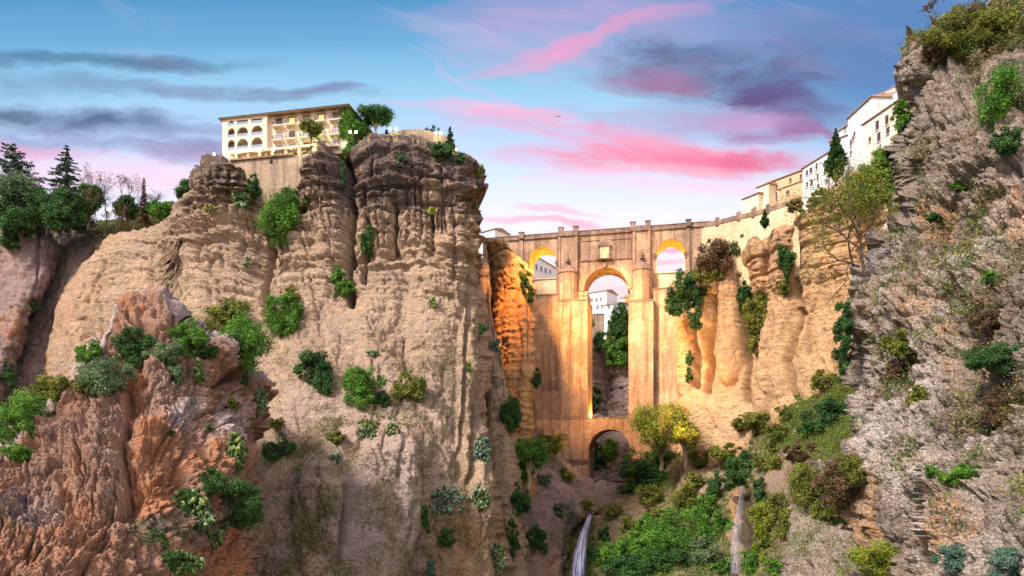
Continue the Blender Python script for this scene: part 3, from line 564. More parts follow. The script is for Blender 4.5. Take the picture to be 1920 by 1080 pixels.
# --- gorge behind the bridge
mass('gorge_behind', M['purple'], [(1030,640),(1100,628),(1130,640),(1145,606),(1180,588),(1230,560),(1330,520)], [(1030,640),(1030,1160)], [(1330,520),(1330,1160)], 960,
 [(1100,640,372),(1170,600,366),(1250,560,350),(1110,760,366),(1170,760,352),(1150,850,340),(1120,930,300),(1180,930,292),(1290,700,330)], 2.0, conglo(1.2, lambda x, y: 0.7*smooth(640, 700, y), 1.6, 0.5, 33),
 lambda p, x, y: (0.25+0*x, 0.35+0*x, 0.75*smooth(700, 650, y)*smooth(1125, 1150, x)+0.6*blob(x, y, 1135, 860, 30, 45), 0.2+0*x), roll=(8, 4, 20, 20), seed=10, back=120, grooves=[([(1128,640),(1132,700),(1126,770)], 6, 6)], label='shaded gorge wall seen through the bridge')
SVA = np.concatenate(SV)
def surf(px, py, r=5):
    d = (np.abs(SVA[:, 0]-px) < r) & (np.abs(SVA[:, 1]-py) < r)
    if not d.any():
        k = np.argmin((SVA[:, 0]-px)**2+(SVA[:, 1]-py)**2); return float(SVA[k, 2])
    return float(np.min(SVA[d, 2]))
# ground and river far below
gm = MB(); gm.add([(-5000,-2500,-78),(5000,-2500,-78),(5000,7000,-78),(-5000,7000,-78)], [(0,1,2,3)])
o = gm.build('ground', simple('ground_earth', (0.12,0.13,0.06), 1.0, 0.3, 0.05)); tag(o, None, None, None, 'structure')
#==PART2==
# ------------------------------------------------------------------ building materials
def masonry(name, c1, c2, mortar, bw=1.1, bh=0.5, stain=(0.10,0.075,0.06), st=0.6, bump=0.4, patch=None):
    m, n, b = mat(name, 0.95)
    t = n.n('ShaderNodeTexCoord').outputs['Object']; sp = n.n('ShaderNodeSeparateXYZ'); n.put(sp.inputs[0], t)
    v = n.comb(n.m('ADD', sp.outputs[0], n.m('MULTIPLY', sp.outputs[1], 0.93)), sp.outputs[2], 0.0)
    br = n.n('ShaderNodeTexBrick'); n.put(br.inputs['Vector'], v); br.inputs['Scale'].default_value = 1.0
    br.inputs['Brick Width'].default_value = bw; br.inputs['Row Height'].default_value = bh; br.inputs['Mortar Size'].default_value = 0.05
    br.inputs['Color1'].default_value = (*c1, 1); br.inputs['Color2'].default_value = (*c2, 1); br.inputs['Mortar'].default_value = (*mortar, 1); br.inputs['Bias'].default_value = -0.1
    big = n.noise(t, 0.12, 6, 0.65); fine = n.noise(t, 1.5, 5, 0.7)
    stv = n.noise(n.vm('MULTIPLY', t, (0.5, 0.5, 0.035)), 0.9, 6, 0.7, 0.3)
    c = n.mix(n.ss(fine, 0.35, 0.7), br.outputs[0], (*[k*0.72 for k in c2], 1))
    c = n.mix(n.m('MULTIPLY', n.ss(big, 0.47, 0.62), 0.6), c, (*[min(1, k*1.25) for k in c1], 1))
    c = n.mix(n.m('MULTIPLY', n.ss(stv, 0.46, 0.64), st), c, (*stain, 1))
    vor = n.n('ShaderNodeTexVoronoi'); n.put(vor.inputs['Vector'], v); vor.inputs['Scale'].default_value = 0.42
    c = n.mix(n.m('MULTIPLY', n.ss(vor.outputs[0], 0.10, 0.06), 0.7), c, (0.03, 0.022, 0.018, 1))
    b2_ = n.noise(n.comb(v, v, v) if False else n.vm('MULTIPLY', t, (0.9, 0.9, 0.9)), 0.8, 4, 0.75); c = n.mix(n.m('MULTIPLY', n.ss(b2_, 0.5, 0.66), 0.5), c, (*[k*0.6 for k in c2], 1))
    n.put(b.inputs['Base Color'], c)
    bp = n.n('ShaderNodeBump'); bp.inputs['Strength'].default_value = bump; bp.inputs['Distance'].default_value = 0.15
    n.put(bp.inputs['Height'], n.m('ADD', n.m('MULTIPLY', br.outputs[1], -0.6), fine)); n.put(b.inputs['Normal'], bp.outputs[0])
    return m
M['stone'] = masonry('bridge_masonry', (0.56,0.38,0.26), (0.42,0.27,0.18), (0.25,0.17,0.125), 1.2, 0.6, (0.14,0.095,0.075), 0.75, 0.7)
M['stonedark'] = masonry('weathered_masonry', (0.36,0.25,0.19), (0.27,0.18,0.14), (0.15,0.11,0.09), 0.9, 0.4)
M['plaster'] = masonry('cream_render', (0.72,0.57,0.38), (0.68,0.52,0.33), (0.66,0.52,0.34), 3, 2, (0.35,0.25,0.16), 0.35, 0.15)
M['rubble'] = masonry('rubble_wall', (0.46,0.36,0.27), (0.38,0.29,0.21), (0.28,0.21,0.16), 0.8, 0.5)
def wallm(name, c, stain, st, sc_=0.25):
    m, n, b = mat(name, 0.9); t = n.n('ShaderNodeTexCoord').outputs['Object']
    a = n.noise(t, sc_, 6, 0.7); s_ = n.noise(n.vm('MULTIPLY', t, (1, 1, 0.12)), 1.1, 6, 0.7)
    f = n.m('MULTIPLY', n.ss(n.m('ADD', n.m('MULTIPLY', a, 0.5), n.m('MULTIPLY', s_, 0.5)), 0.46, 0.66), st)
    n.put(b.inputs['Base Color'], n.mix(f, (*c, 1), (*stain, 1))); return m
M['white'] = wallm('whitewash', (0.74,0.73,0.76), (0.48,0.44,0.43), 0.5)
M['whiteold'] = wallm('stained_whitewash', (0.73,0.71,0.73), (0.38,0.35,0.33), 0.9)
M['palecream'] = wallm('pale_cream_wall', (0.70,0.63,0.56), (0.48,0.38,0.30), 0.8); M['cream'] = wallm('cream_wall', (0.74,0.62,0.46), (0.52,0.40,0.27), 0.5)
M['ochre'] = wallm('ochre_wall', (0.56,0.40,0.25), (0.33,0.23,0.16), 0.8)
M['hotel'] = wallm('hotel_wall', (0.72,0.60,0.48), (0.56,0.43,0.31), 0.5)
M['roof'] = simple('roof_tiles', (0.30,0.20,0.14), 0.9, 0.35, 2.0, bump=0.4)
M['wood'] = simple('brown_wood', (0.14,0.06,0.035), 0.7, 0.3, 4)
M['darkmetal'] = simple('dark_metal', (0.03,0.03,0.035), 0.5, 0.2, 3)
M['frame'] = simple('red_brown_frame', (0.30,0.12,0.08), 0.6, 0.2, 3)
M['whiteframe'] = simple('white_frame', (0.75,0.75,0.78), 0.6, 0.05, 3)
M['dark'] = simple('dark_interior', (0.02,0.018,0.02), 0.9, 0.2, 1)
def glassm(name, c, e=None, es=0):
    m, n, b = mat(name, 0.12); b.inputs['Specular IOR Level'].default_value = 0.6
    t = n.n('ShaderNodeTexCoord').outputs['Object']; nz = n.noise(t, 0.9, 3, 0.6)
    n.put(b.inputs['Base Color'], n.mix(nz, (*[k*0.7 for k in c], 1), (*[k*1.3 for k in c], 1)))
    if e: b.inputs['Emission Color'].default_value = (*e, 1); b.inputs['Emission Strength'].default_value = es
    return m
M['glass'] = glassm('window_glass', (0.18,0.22,0.32)); M['glassdark'] = glassm('dark_glass', (0.05,0.05,0.07))
M['glasslit'] = glassm('lit_window', (0.5,0.4,0.2), (1.0,0.72,0.22), 0.9)
M['curtain'] = glassm('curtained_glass', (0.46,0.45,0.55)); M['railglass'] = glassm('glass_rail', (0.22,0.27,0.40))
M['lamp'] = simple('lamp_glow', (1,1,0.9), 0.5, 0, 1, (0.92,1.0,0.42), 5); M['lampw'] = simple('lamp_glow_white', (1,1,0.95), 0.5, 0, 1, (1.0,0.96,0.8), 5)
M['lampo'] = simple('lamp_glow_orange', (1,0.8,0.4), 0.5, 0, 1, (1.0,0.62,0.2), 6)
M['awning'] = simple('awning_cloth', (0.46,0.27,0.20), 0.9, 0.1, 2)
# ------------------------------------------------------------------ bridge
class Frame:
    def __init__(s, ox, oy, a): s.o = (ox, oy); s.a = a; s.d = (math.cos(a), math.sin(a))
    def at(s, px, py, off=0.0):
        """photo point on the plane -> local x, z"""
        u = (px-CX)/F; ox = s.o[0]-s.d[1]*off; oy = s.o[1]+s.d[0]*off
        k = (u*oy-ox)/(s.d[0]-u*s.d[1]); t = oy+k*s.d[1]; return k, (HZ-py)/F*t
    def x(s, px, off=0): return s.at(px, 0, off)[0]
    def z(s, px, py, off=0): return s.at(px, py, off)[1]
BF = Frame(37.5, 266.0, math.radians(-13))
bridge = thing('stone_bridge', 'tall floodlit stone arch bridge spanning the gorge', 'bridge', (37.5, 266, 0), BF.a)
bx, bz = BF.x, BF.z
ZT = bz(1140, 430); ZC = ZT-1.7; TH = 11.0; ZLOW = -28.0
zp = (bz(1060, 548)+bz(1220, 545))/2      # top of the big piers
def part(fn, name, mt, parent=bridge, smooth=False):
    b = MB(); fn(b); return b.build(name, mt, parent, smooth)
def f(b):
    b.arch(bx(1083), bx(1187), zp, ZC, bx(1095), bx(1177), bz(1136, 543), 0, TH, n=28)
part(f, 'main_arch_wall', M['stone'])
part(lambda b: b.ring(bx(1095), bx(1177), bz(1136,543), 2.3, -0.35, 0.5, 26), 'arch_ring', M['stone'])
for pa, pb, xa, xb, cr, wl, wr in ((981,1047,990,1043,463,905,1047),(1219,1291,1230,1285,448,1219,1335)):
    A, B_ = bx(xa), bx(xb); zs = bz((xa+xb)/2, cr)-(B_-A)/2
    part(lambda b: b.arch(bx(wl), bx(wr), zp, ZC, A, B_, zs, 0, TH, n=22), 'side_arch_wall', M['stone'])
    part(lambda b: b.ring(A, B_, zs, 1.5, -0.3, 0.5, 22), 'arch_ring', M['stone'])
    sill = bz((xa+xb)/2, 521 if xa < 1100 else 508.5)
    part(lambda b: (b.box(A, B_, 1.2, TH-1, zp-0.5, sill-0.35), b.box(A, B_, 0.8, TH-0.8, sill-0.35, sill)), 'sill_wall', M['plaster'])
    for q in (A-0.3, B_+0.3): part(lambda b: (b.box(q-0.75, q+0.75, -0.7, 0.6, zs-1.0, zs-0.25), b.box(q-0.55, q+0.55, -0.45, 0.4, zs-1.9, zs-1.0)), 'impost', M['stonedark'])
    # vertical pilasters beside the side arches
    for q0, q1 in (((974,981),) if xa < 1100 else ((1288,1294),)):
        part(lambda b: b.box(bx(q0), bx(q1), -0.5, 0.3, zp, ZC), 'pilaster', M['stone'])
# upper pier faces
for q0, q1 in ((1047,1083),(1187,1219)):
    part(lambda b: (b.box(bx(q0), bx(q1), -0.9, TH+0.9, zp, ZC), b.box(bx(q0)-0.1, bx(q0)+0.9, -1.25, -0.9, zp, ZC), b.box(bx(q1)-0.9, bx(q1)+0.1, -1.25, -0.9, zp, ZC)), 'pier_upper', M['stone'])
# parapet and cornice along the bridge
def par(b):
    b.box(bx(905), bx(1335), -0.25, 0.35, ZC+0.35, ZT); b.box(bx(905), bx(1335), TH-0.35, TH+0.25, ZC+0.35, ZT)
    b.box(bx(905), bx(1335), -0.45, 0.5, ZT, ZT+0.18)
par_o = part(par, 'parapet', M['stonedark'])
part(lambda b: (b.box(bx(905), bx(1335), -0.6, TH+0.6, ZC, ZC+0.35), b.box(bx(1044), bx(1086), -1.5, -0.6, ZC-0.1, ZC+0.3), b.box(bx(1184), bx(1222), -1.5, -0.6, ZC-0.1, ZC+0.3)), 'cornice', M['stonedark'])
for q in (1052, 1080, 1187, 1215, 978, 1291):
    h = 1.0 if q in (978, 1291) else 1.7
    part(lambda b: (b.box(bx(q)-0.9, bx(q)+0.9, -1.2, 0.8, ZC+0.3, ZT+h), b.box(bx(q)-1.1, bx(q)+1.1, -1.4, 1.0, ZT+h, ZT+h+0.2)), 'parapet_post', M['stonedark'])
for q0, q1 in ((1052,1080),(1187,1215)):
    part(lambda b: b.box(bx(q0)+0.9, bx(q1)-0.9, -1.1, -0.6, ZC+0.3, ZT+0.25), 'parapet_panel', M['stonedark'])
# big lower piers
PF = -4.3
def turret(cx0, cx1, ctop, fin0, fin1):
    c = (bx(cx0)+bx(cx1))/2; r = (bx(cx1)-bx(cx0))/2; zt = bz(cx0, ctop); n = 8; dome = 3.3
    zb = bz((cx0+cx1)/2, 562, PF)-0.05
    t = MB(); t.lathe([(r, zb), (r, zt-dome)], (c, -0.6, 0), n, math.pi, 2*math.pi); o = t.build('turret', M['stone'], bridge)
    t = MB(); t.lathe([(r+0.35, zt-dome-0.3), (r+0.35, zt-dome), (r*0.93, zt-dome*0.72), (r*0.72, zt-dome*0.35), (r*0.36, zt-0.5), (0.42, zt)], (c, -0.6, 0), n, math.pi, 2*math.pi); t.build('cap', M['stonedark'], o)
    h = bz(cx0, fin0)-zt; t = MB()
    t.lathe([(0.42, zt-0.3), (0.35, zt+0.2*h), (1.0, zt+0.24*h), (1.0, zt+0.3*h), (0.3, zt+0.36*h), (0.55, zt+0.5*h), (0.5, zt+0.62*h), (0.18, zt+0.75*h), (0.12, zt+h), (0, zt+h)], (c, -1.2, 0), 10); t.build('finial', M['stonedark'], o)
    t = MB(); t.lathe([(r+0.02, zb+0.02), (r+0.35, zb+0.1), (r+0.35, zb+0.5), (r+0.02, zb+0.6)], (c, -0.6, 0), n, math.pi, 2*math.pi); t.build('string_course', M['stonedark'], o)
turret(1047, 1084, 499, 480, 497); turret(1186, 1223, 493, 471, 492)
ztl = zp
for q0, q1, e0, e1 in ((996,1101.5,1047,1086),(1178.5,1300,1183,1224)):
    z1 = bz((e0+e1)/2, 562, PF); z0 = bz(1140, 786, PF)
    iq0, iq1 = (bx(1046,PF), bx(q1,PF)) if q0 < 1100 else (bx(q0,PF), bx(1225,PF))
    oq0, oq1 = (bx(q0), iq0) if q0 < 1100 else (iq1, bx(q1))
    part(lambda b: b.box(iq0, iq1, PF, TH+1.5, z0, z1-0.5), 'pier_lower', M['stone'])
    part(lambda b: b.box(oq0, oq1, -1.6, TH+1.4, z0, zp-0.5), 'pier_flank', M['stone'])
    part(lambda b: b.box(iq0-0.15, iq1+0.15, PF-0.25, TH+1.5, z1-0.5, z1), 'pier_coping', M['stonedark'])
    part(lambda b: b.box(oq0, oq1, -1.85, TH+1.4, zp-0.5, zp-0.05), 'flank_coping', M['stonedark'])
    part(lambda b: b.box((iq0 if q0 < 1100 else bx(1180,PF)), (bx(1099,PF) if q0 < 1100 else iq1), -1.2, TH, z1, zp+0.3), 'pier_neck', M['stone'])
# brackets at the springing of the main arch
for q, sg in ((1095, 1), (1177, -1)):
    part(lambda b: (b.box(bx(q)-1.4, bx(q)+1.4, -1.2, 1.0, bz(q, 558), bz(q, 554)), b.box(bx(q)-1.1, bx(q)+1.1, -0.9, 0.8, bz(q, 567), bz(q, 558))), 'impost', M['stonedark'])
# base with the small arch
XA, XB = bx(1106.5), bx(1183); ZS = bz(1145, 806)-(XB-XA)/2; z786 = bz(1140, 786, PF)
part(lambda b: b.arch(bx(990), bx(1300), ZLOW, z786, XA, XB, ZS, PF-0.6, TH+2, zb=bz(1145, 903), n=26), 'base_wall', M['stone'])
part(lambda b: b.ring(XA, XB, ZS, 1.3, PF-0.95, PF+0.2, 26), 'arch_ring', M['stone'])
part(lambda b: (b.box(bx(996), bx(1102), PF-0.4, PF+0.2, bz(1060, 735), z786+0.05),), 'pier_plinth', M['stonedark'])
for q0, q1 in ((1040, 1106.5), (1183, 1280)):
    part(lambda b: (b.box(bx(q0), bx(q1), PF-1.3, PF, bz(1090, 865), bz(1090, 861)), b.box(bx(q0), bx(q1), PF-1.0, PF, bz(1090, 869), bz(1090, 865))), 'string_course', M['stonedark'])
part(lambda b: b.box(XA, XB, PF-1.0, TH, ZLOW, bz(1145, 903)), 'threshold', M['stonedark'])
part(lambda b: b.box(bx(885), bx(985), -1.0, TH, ZLOW, zp), 'abutment', M['stone'])
# balcony window in the middle
zn0, zn1 = bz(1133, 486), bz(1133, 463); nx0, nx1 = bx(1125.5), bx(1142.5); ncx = (nx0+nx1)/2
def nic(b):
    b.arch(nx0, nx1, zn0, zn1, ncx-0.95, ncx+0.95, bz(1133, 474), -0.9, 0.1, n=10)
nch = part(nic, 'niche', M['plaster'])
part(lambda b: b.poly([(nx0-0.7, zn1), (nx1+0.7, zn1), (nx1+0.7, zn1+0.45), (ncx, zn1+2.0), (nx0-0.7, zn1+0.45)], -1.3, 0.1), 'pediment', M['stonedark'], nch)
part(lambda b: b.box(ncx-1.1, ncx+1.1, -0.25, -0.1, zn0, bz(1133, 468)), 'pane', M['glasslit'], nch)
part(lambda b: b.box(bx(1120), bx(1148), -2.2, 0.0, zn0-0.35, zn0-0.02), 'balcony_slab', M['stonedark'], nch)
def rail(b):
    x0, x1 = bx(1120.5), bx(1147.5)
    for i in range(15): q = x0+(x1-x0)*i/14; b.box(q-0.03, q+0.03, -2.12, -2.06, zn0-0.02, zn0+1.1)
    b.box(x0, x1, -2.14, -2.04, zn0+1.1, zn0+1.17)
part(rail, 'balcony_railing', M['darkmetal'], nch)
for q0, q1 in ((1083,1120),(1148,1187)): part(lambda b: b.box(bx(q0), bx(q1), -0.4, 0.1, zn0-0.4, zn0+0.1), 'string_course', M['stonedark'])
part(lambda b: (b.box(bx(1087), bx(1124), -0.22, 0.1, bz(1110,452), bz(1110,451)), b.box(bx(1087), bx(1088), -0.22, 0.1, zn0+0.1, bz(1110,452))), 'wall_moulding', M['stonedark'])
part(lambda b: (b.box(bx(1144), bx(1183), -0.22, 0.1, bz(1160,449), bz(1160,448)), b.box(bx(1182), bx(1183), -0.22, 0.1, zn0+0.1, bz(1160,449))), 'wall_moulding', M['stonedark'])
part(lambda b: b.poly([(ncx-0.9, bz(1133,493)), (ncx+0.9, bz(1133,493)), (ncx+0.8, bz(1133,499)), (ncx, bz(1133,502.5)), (ncx-0.8, bz(1133,499))], -0.95, 0), 'keystone_shield', M['stonedark'])
part(lambda b: b.box(bx(905), bx(1335), 0.4, TH-0.4, ZC-0.4, ZC+0.3), 'deck', M['stonedark'])
# retaining wall that carries the road on to the right
pts = [(1320,418,251),(1345,413,247),(1385,403,242),(1412,397,239),(1440,389,235),(1470,379,230),(1500,369,225)]
wp = [P(a, b, c) for a, b, c in pts]
rw = thing('retaining_wall', 'curved cream plastered wall carrying the road from the bridge to the old houses', 'wall', tuple(wp[0]))
def strip(b, dz0, dz1, w0, w1):
    n = len(wp); vs = []
    for p, (a, b_, c) in zip(wp, pts):
        for yy, zz in ((w0, dz0), (w1, dz0), (w1, dz1), (w0, dz1)): vs.append((p[0]-wp[0][0], p[1]-wp[0][1]+yy, p[2]-wp[0][2]+zz))
    fs = []
    for i in range(n-1):
        for k in range(4): k2 = (k+1) % 4; fs.append((i*4+k, (i+1)*4+k, (i+1)*4+k2, i*4+k2))
    fs += [(0,1,2,3), (4*n-1,4*n-2,4*n-3,4*n-4)]; b.add(vs, fs)
part(lambda b: strip(b, -26, -1.6, 0, 3), 'wall_face', M['plaster'], rw)
part(lambda b: strip(b, -1.6, 0, -0.3, 0.5), 'parapet', M['stonedark'], rw)
for (a, b_, c), p in zip(pts[1:5], wp[1:5]):
    part(lambda b: b.box(p[0]-wp[0][0]-0.6, p[0]-wp[0][0]+0.6, p[1]-wp[0][1]-0.5, p[1]-wp[0][1]+0.6, p[2]-wp[0][2]-2.0, p[2]-wp[0][2]+1.0), 'parapet_post', M['stonedark'], rw)
# lamp posts on the bridge
for q, lb in ((957,'thin street lamp at the left end of the bridge parapet'),(1052,'thin street lamp above the left bridge pier'),(1134,'thin street lamp over the middle window of the bridge'),(1215,'thin street lamp above the right bridge pier'),(1312,'thin street lamp right of the right side arch')):
    x = bx(q, 6); loc = (37.5+x*BF.d[0]-6*BF.d[1], 266+x*BF.d[1]+6*BF.d[0], ZC+0.3)
    t = thing('street_lamp', lb, 'street lamp', loc, 0, 'thin lamps along the bridge deck')
    part(lambda b: (b.lathe([(0.16,0),(0.10,0.5),(0.07,4.6)], n=8), b.lathe([(0.22,0),(0.22,0.3),(0.1,0.5)], n=8)), 'pole', M['darkmetal'], t)
    part(lambda b: b.lathe([(0.05,4.6),(0.28,5.1),(0.3,5.2),(0.12,5.5),(0,5.55)], n=8), 'lantern', M['whiteframe'], t)
# ------------------------------------------------------------------ floodlights
def spot(loc, to, energy, color, angle, blend=0.6, size=1.0, lb='', fix=True):
    l = bpy.data.lights.new('floodlight_beam', 'SPOT'); l.energy = energy; l.color = color; l.spot_size = math.radians(angle); l.spot_blend = blend; l.shadow_soft_size = size
    o = bpy.data.objects.new('floodlight_beam', l); COL.objects.link(o); o.location = loc
    d = Vector(loc)-Vector(to); o.rotation_euler = d.to_track_quat('Z', 'Y').to_euler(); return o
spot(P(905,300,206)+np.array([2, 4, 2]), P(1150, 640, 262), 6.6e5, (1.0,0.49,0.17), 46, 0.7, 4.5)
spot(P(905,300,206)+np.array([3, 6, 1]), P(960, 590, 238), 2.0e5, (1.0,0.36,0.07), 34, 1.0, 1.5)
spot(P(1300,880,206), P(1270, 560, 262), 1.5e5, (1.0,0.52,0.18), 58, 1.0, 2.0)
spot(P(1110,925,238), P(1060, 700, 264), 0.25e5, (1.0,0.50,0.16), 70, 0.9, 2.0)
def pt(loc, e, c, size=0.4):
    l = bpy.data.lights.new('arch_lamp', 'POINT'); l.energy = e; l.color = c; l.shadow_soft_size = size
    o = bpy.data.objects.new('arch_lamp', l); COL.objects.link(o); o.location = loc
def bw(x, y, z): return (37.5+x*BF.d[0]-y*BF.d[1], 266+x*BF.d[1]+y*BF.d[0], z)
pt(bw(bx(1012), 8, bz(1016,521)+1.2), 6500, (1.0,0.62,0.06)); pt(bw(bx(1262), 8, bz(1257,508)+1.2), 6500, (1.0,0.60,0.06))
pt(bw(bx(1112), 7.5, z786+1.6), 8000, (1.0,0.55,0.10)); pt(bw(bx(1160), 6, bz(1160,600)), 6000, (1.0,0.50,0.08))
# ------------------------------------------------------------------ houses
def house(name, label, L, R, ztop, zbot, depth, wm, wins=(), roof=None, cat='house', group=None, zr=None, slant=0.0, eave=0.5):
    """L, R = (px, distance) of the ends of the front; wins = photo rectangles on that front"""
    p0, p1 = P(L[0], 0, L[1]), P(R[0], 0, R[1]); a = math.atan2(p1[1]-p0[1], p1[0]-p0[0]); w = math.hypot(p1[0]-p0[0], p1[1]-p0[1])
    fr = Frame(p0[0], p0[1], a); t = thing(name, label, cat, (p0[0], p0[1], zbot), a, group); H = ztop-zbot
    part(lambda b: b.box(0, w, 0, depth, 0, H), 'wall', wm, t)
    if roof:
        def rf(b):
            h = roof; b.add([(-eave,-eave,H),(w+eave,-eave,H),(w+eave,depth+eave,H),(-eave,depth+eave,H),(-eave,-eave,H+0.25),(w+eave,-eave,H+0.25),(w+eave,depth+eave,H+0.25+slant),(-eave,depth+eave,H+0.25+slant),(-eave+0.5,depth/2,H+0.25+h),(w+eave-0.5,depth/2,H+0.25+h)],
                [(0,3,2,1),(0,1,5,4),(1,2,6,9,5),(2,3,7,6),(3,0,4,8,7),(4,5,9,8),(6,7,8,9)])
        part(rf, 'roof', M['roof'], t)
    for wi in wins:
        x0, y0, x1, y1 = wi[:4]; k = wi[4] if len(wi) > 4 else 'p'
        X0, X1 = fr.x(x0), fr.x(x1); xm = (x0+x1)/2; Z0, Z1 = fr.z(xm, y1)-zbot, fr.z(xm, y0)-zbot
        b = MB(); g = 0.12*(X1-X0)
        b.box(X0, X1, -0.08, 0.1, Z0, Z0+0.12); b.box(X0, X1, -0.08, 0.1, Z1-0.12, Z1); b.box(X0, X0+0.1, -0.08, 0.1, Z0+0.12, Z1-0.12); b.box(X1-0.1, X1, -0.08, 0.1, Z0+0.12, Z1-0.12); b.box((X0+X1)/2-0.05, (X0+X1)/2+0.05, -0.08, 0.1, Z0+0.12, Z1-0.12)
        o = b.build('window', M['wood'], t)
        part(lambda b: b.box(X0+0.1, X1-0.1, -0.04, 0.08, Z0+0.12, Z1-0.12), 'pane', M['glassdark'] if k == 'p' else M['glass'], o)
        part(lambda b: b.box(X0-0.2, X1+0.2, -0.3, 0.05, Z0-0.18, Z0), 'sill', wm, o)
    return t, fr, w, H
ZH = 100.0
house('cream_house', 'smallest cream house at the left end of the row beside the road', (1393,249), (1422,243), 94.5, 86, 10, M['cream'], [(1412,388,1419,395,'g')], 1.2)
house('cream_house', 'narrow pale cream house between the smallest house and the ochre one', (1420,246), (1441,242), 97.6, 84, 10, M['cream'], [], 1.2)
t, fr, w, H = house('ochre_house', 'weathered ochre house with a big arched loggia opening', (1439,247.5), (1506,236), 99.8, 80, 12, M['ochre'],
      [(1449,342,1455,355),(1480,334,1484,341),(1475,357,1480,364),(1500,327,1504,335)], 1.3)
lx, lz = fr.at(1453, 372); b = MB(); x0, x1, z0, z1 = fr.x(1446), fr.x(1459), fr.z(1453, 379)-80, fr.z(1453, 359)-80
b.ring(x0, x1, z1-(x1-x0)/2, 0.35, -0.35, 0.1, 12, leg=(z1-(x1-x0)/2)-z0); o = b.build('loggia_arch', M['cream'], t)
b = MB(); r = (x1-x0)/2; b.poly([(x0, z0), (x1, z0)]+[((x0+x1)/2+r*math.cos(math.pi*i/12), z1-r+r*math.sin(math.pi*i/12)) for i in range(13)], -0.12, 0.05); b.build('loggia_interior', M['glassdark'], o)
part(lambda b: b.box(-0.2, w, -0.35, 0, fr.z(1470, 352)-80, fr.z(1470, 351)-80), 'string_course', M['stonedark'], t)
wb = [(1511,319,1515,329),(1518,314,1523,325),(1530,306,1533,318),(1512,341,1515,352),(1520,336,1524,349),(1532,326,1535,338),(1533,344,1536,351),(1548,336,1552,343)]
house('white_house', 'white two storey house between the ochre one and the cypress', (1505,236), (1552,224), 100.2, 76, 12, M['white'], wb, 1.3)
house('white_house', 'slim white house just behind the cypress', (1574,226), (1596,221), 108.5, 76, 10, M['white'], [(1583,236,1587,246,'g')], 0.9)
house('white_house', 'small low white block between the cypress and the tall houses', (1556,222), (1600,216), 103, 74, 9, M['white'], [], 0.8)
house('tall_white_house', 'tall white house with a slanting side wall above the green slope', (1590,216), (1634,203), 107.5, 70, 14, M['whiteold'],
      [(1594,262,1597,275),(1598,254,1601,264),(1601,247,1604,256),(1594,282,1597,291)], 1.6)
house('gabled_white_house', 'highest stained white house with a gable against the sky', (1626,212), (1677,204), 111, 76, 14, M['whiteold'], [(1652,197,1659,210,'g')], 4.2, eave=0.2)
house('cream_house', 'cream house with tall dark shuttered windows near the grey cliff', (1618,205), (1712,186), 100.2, 66, 12, M['palecream'],
      [(1642,226,1648,244),(1660,216,1666,234),(1674,208,1679,219),(1645,248,1651,266),(1662,238,1668,252),(1629,257,1633,267),(1649,271,1652,277)], 1.4, slant=0.6)
house('white_house', 'white box house highest beside the edge of the grey cliff', (1674,196), (1706,190), 104.5, 72, 10, M['whiteold'], [], None)
# houses behind the bridge
house('white_house', 'white house seen through the left half of the main bridge arch', (1098,404), (1137,396), 97.5, 70, 14, M['white'],
      [(1107,560,1112,566,'g'),(1116,559,1121,565,'g'),(1124,558,1129,564,'g'),(1107,573,1111,580,'g'),(1118,572,1123,580,'g'),(1127,571,1131,578,'g')], 2.0)
house('white_house', 'low white house in the right half of the main bridge arch', (1133,392), (1168,386), 88, 68, 12, M['white'], [(1139,571,1144,579,'g'),(1150,572,1156,580,'g')], 1.8)
house('white_house', 'white house cut by the right edge of the main bridge arch', (1163,396), (1186,392), 93, 68, 12, M['white'], [(1168,569,1172,576,'g')], 1.4)
house('white_house', 'long white house seen through the left side arch of the bridge', (997,322), (1052,352), 96.5, 80, 12, M['white'],
      [(1004,496,1008,506,'g'),(1013,500,1017,509,'g'),(1021,503,1025,512,'g'),(1030,506,1033,514,'g')], 1.4, slant=0.4)
house('white_house', 'small white house left of the bridge above the orange rock pillar', (902,303), (928,298), 100.2, 86, 10, M['whiteold'], [], 1.6)
tw = thing('retaining_wall', 'tall grey beige wall under the white houses behind the bridge', 'wall', tuple(P(1098, 640, 392)))
part(lambda b: (b.box(0, 15.2, 0, 3, -4, 15.5), b.box(4.0, 4.8, -0.4, 0, -4, 15.5), b.box(-0.2, 15.4, -0.3, 3.2, 15.5, 16.0)), 'wall_face', M['rubble'], tw)
# ------------------------------------------------------------------ hotel
HA = P(417, 0, 208.0); HB = P(650, 0, 200.0); ha = math.atan2(HB[1]-HA[1], HB[0]-HA[0]); HW = math.hypot(HB[0]-HA[0], HB[1]-HA[1])
HF = Frame(HA[0], HA[1], ha); HZB = 90.2
hotel = thing('hotel', 'long cream hotel with arched loggias and balconies on the cliff top', 'hotel', (HA[0], HA[1], HZB), ha)
hx = HF.x; hz = lambda px, py: HF.z(px, py)-HZB
HT = 103.2-HZB; HD = 16.0
rows = [(hz(519,220), hz(519,234)), (hz(519,245), hz(519,261)), (hz(519,269), hz(519,283))]
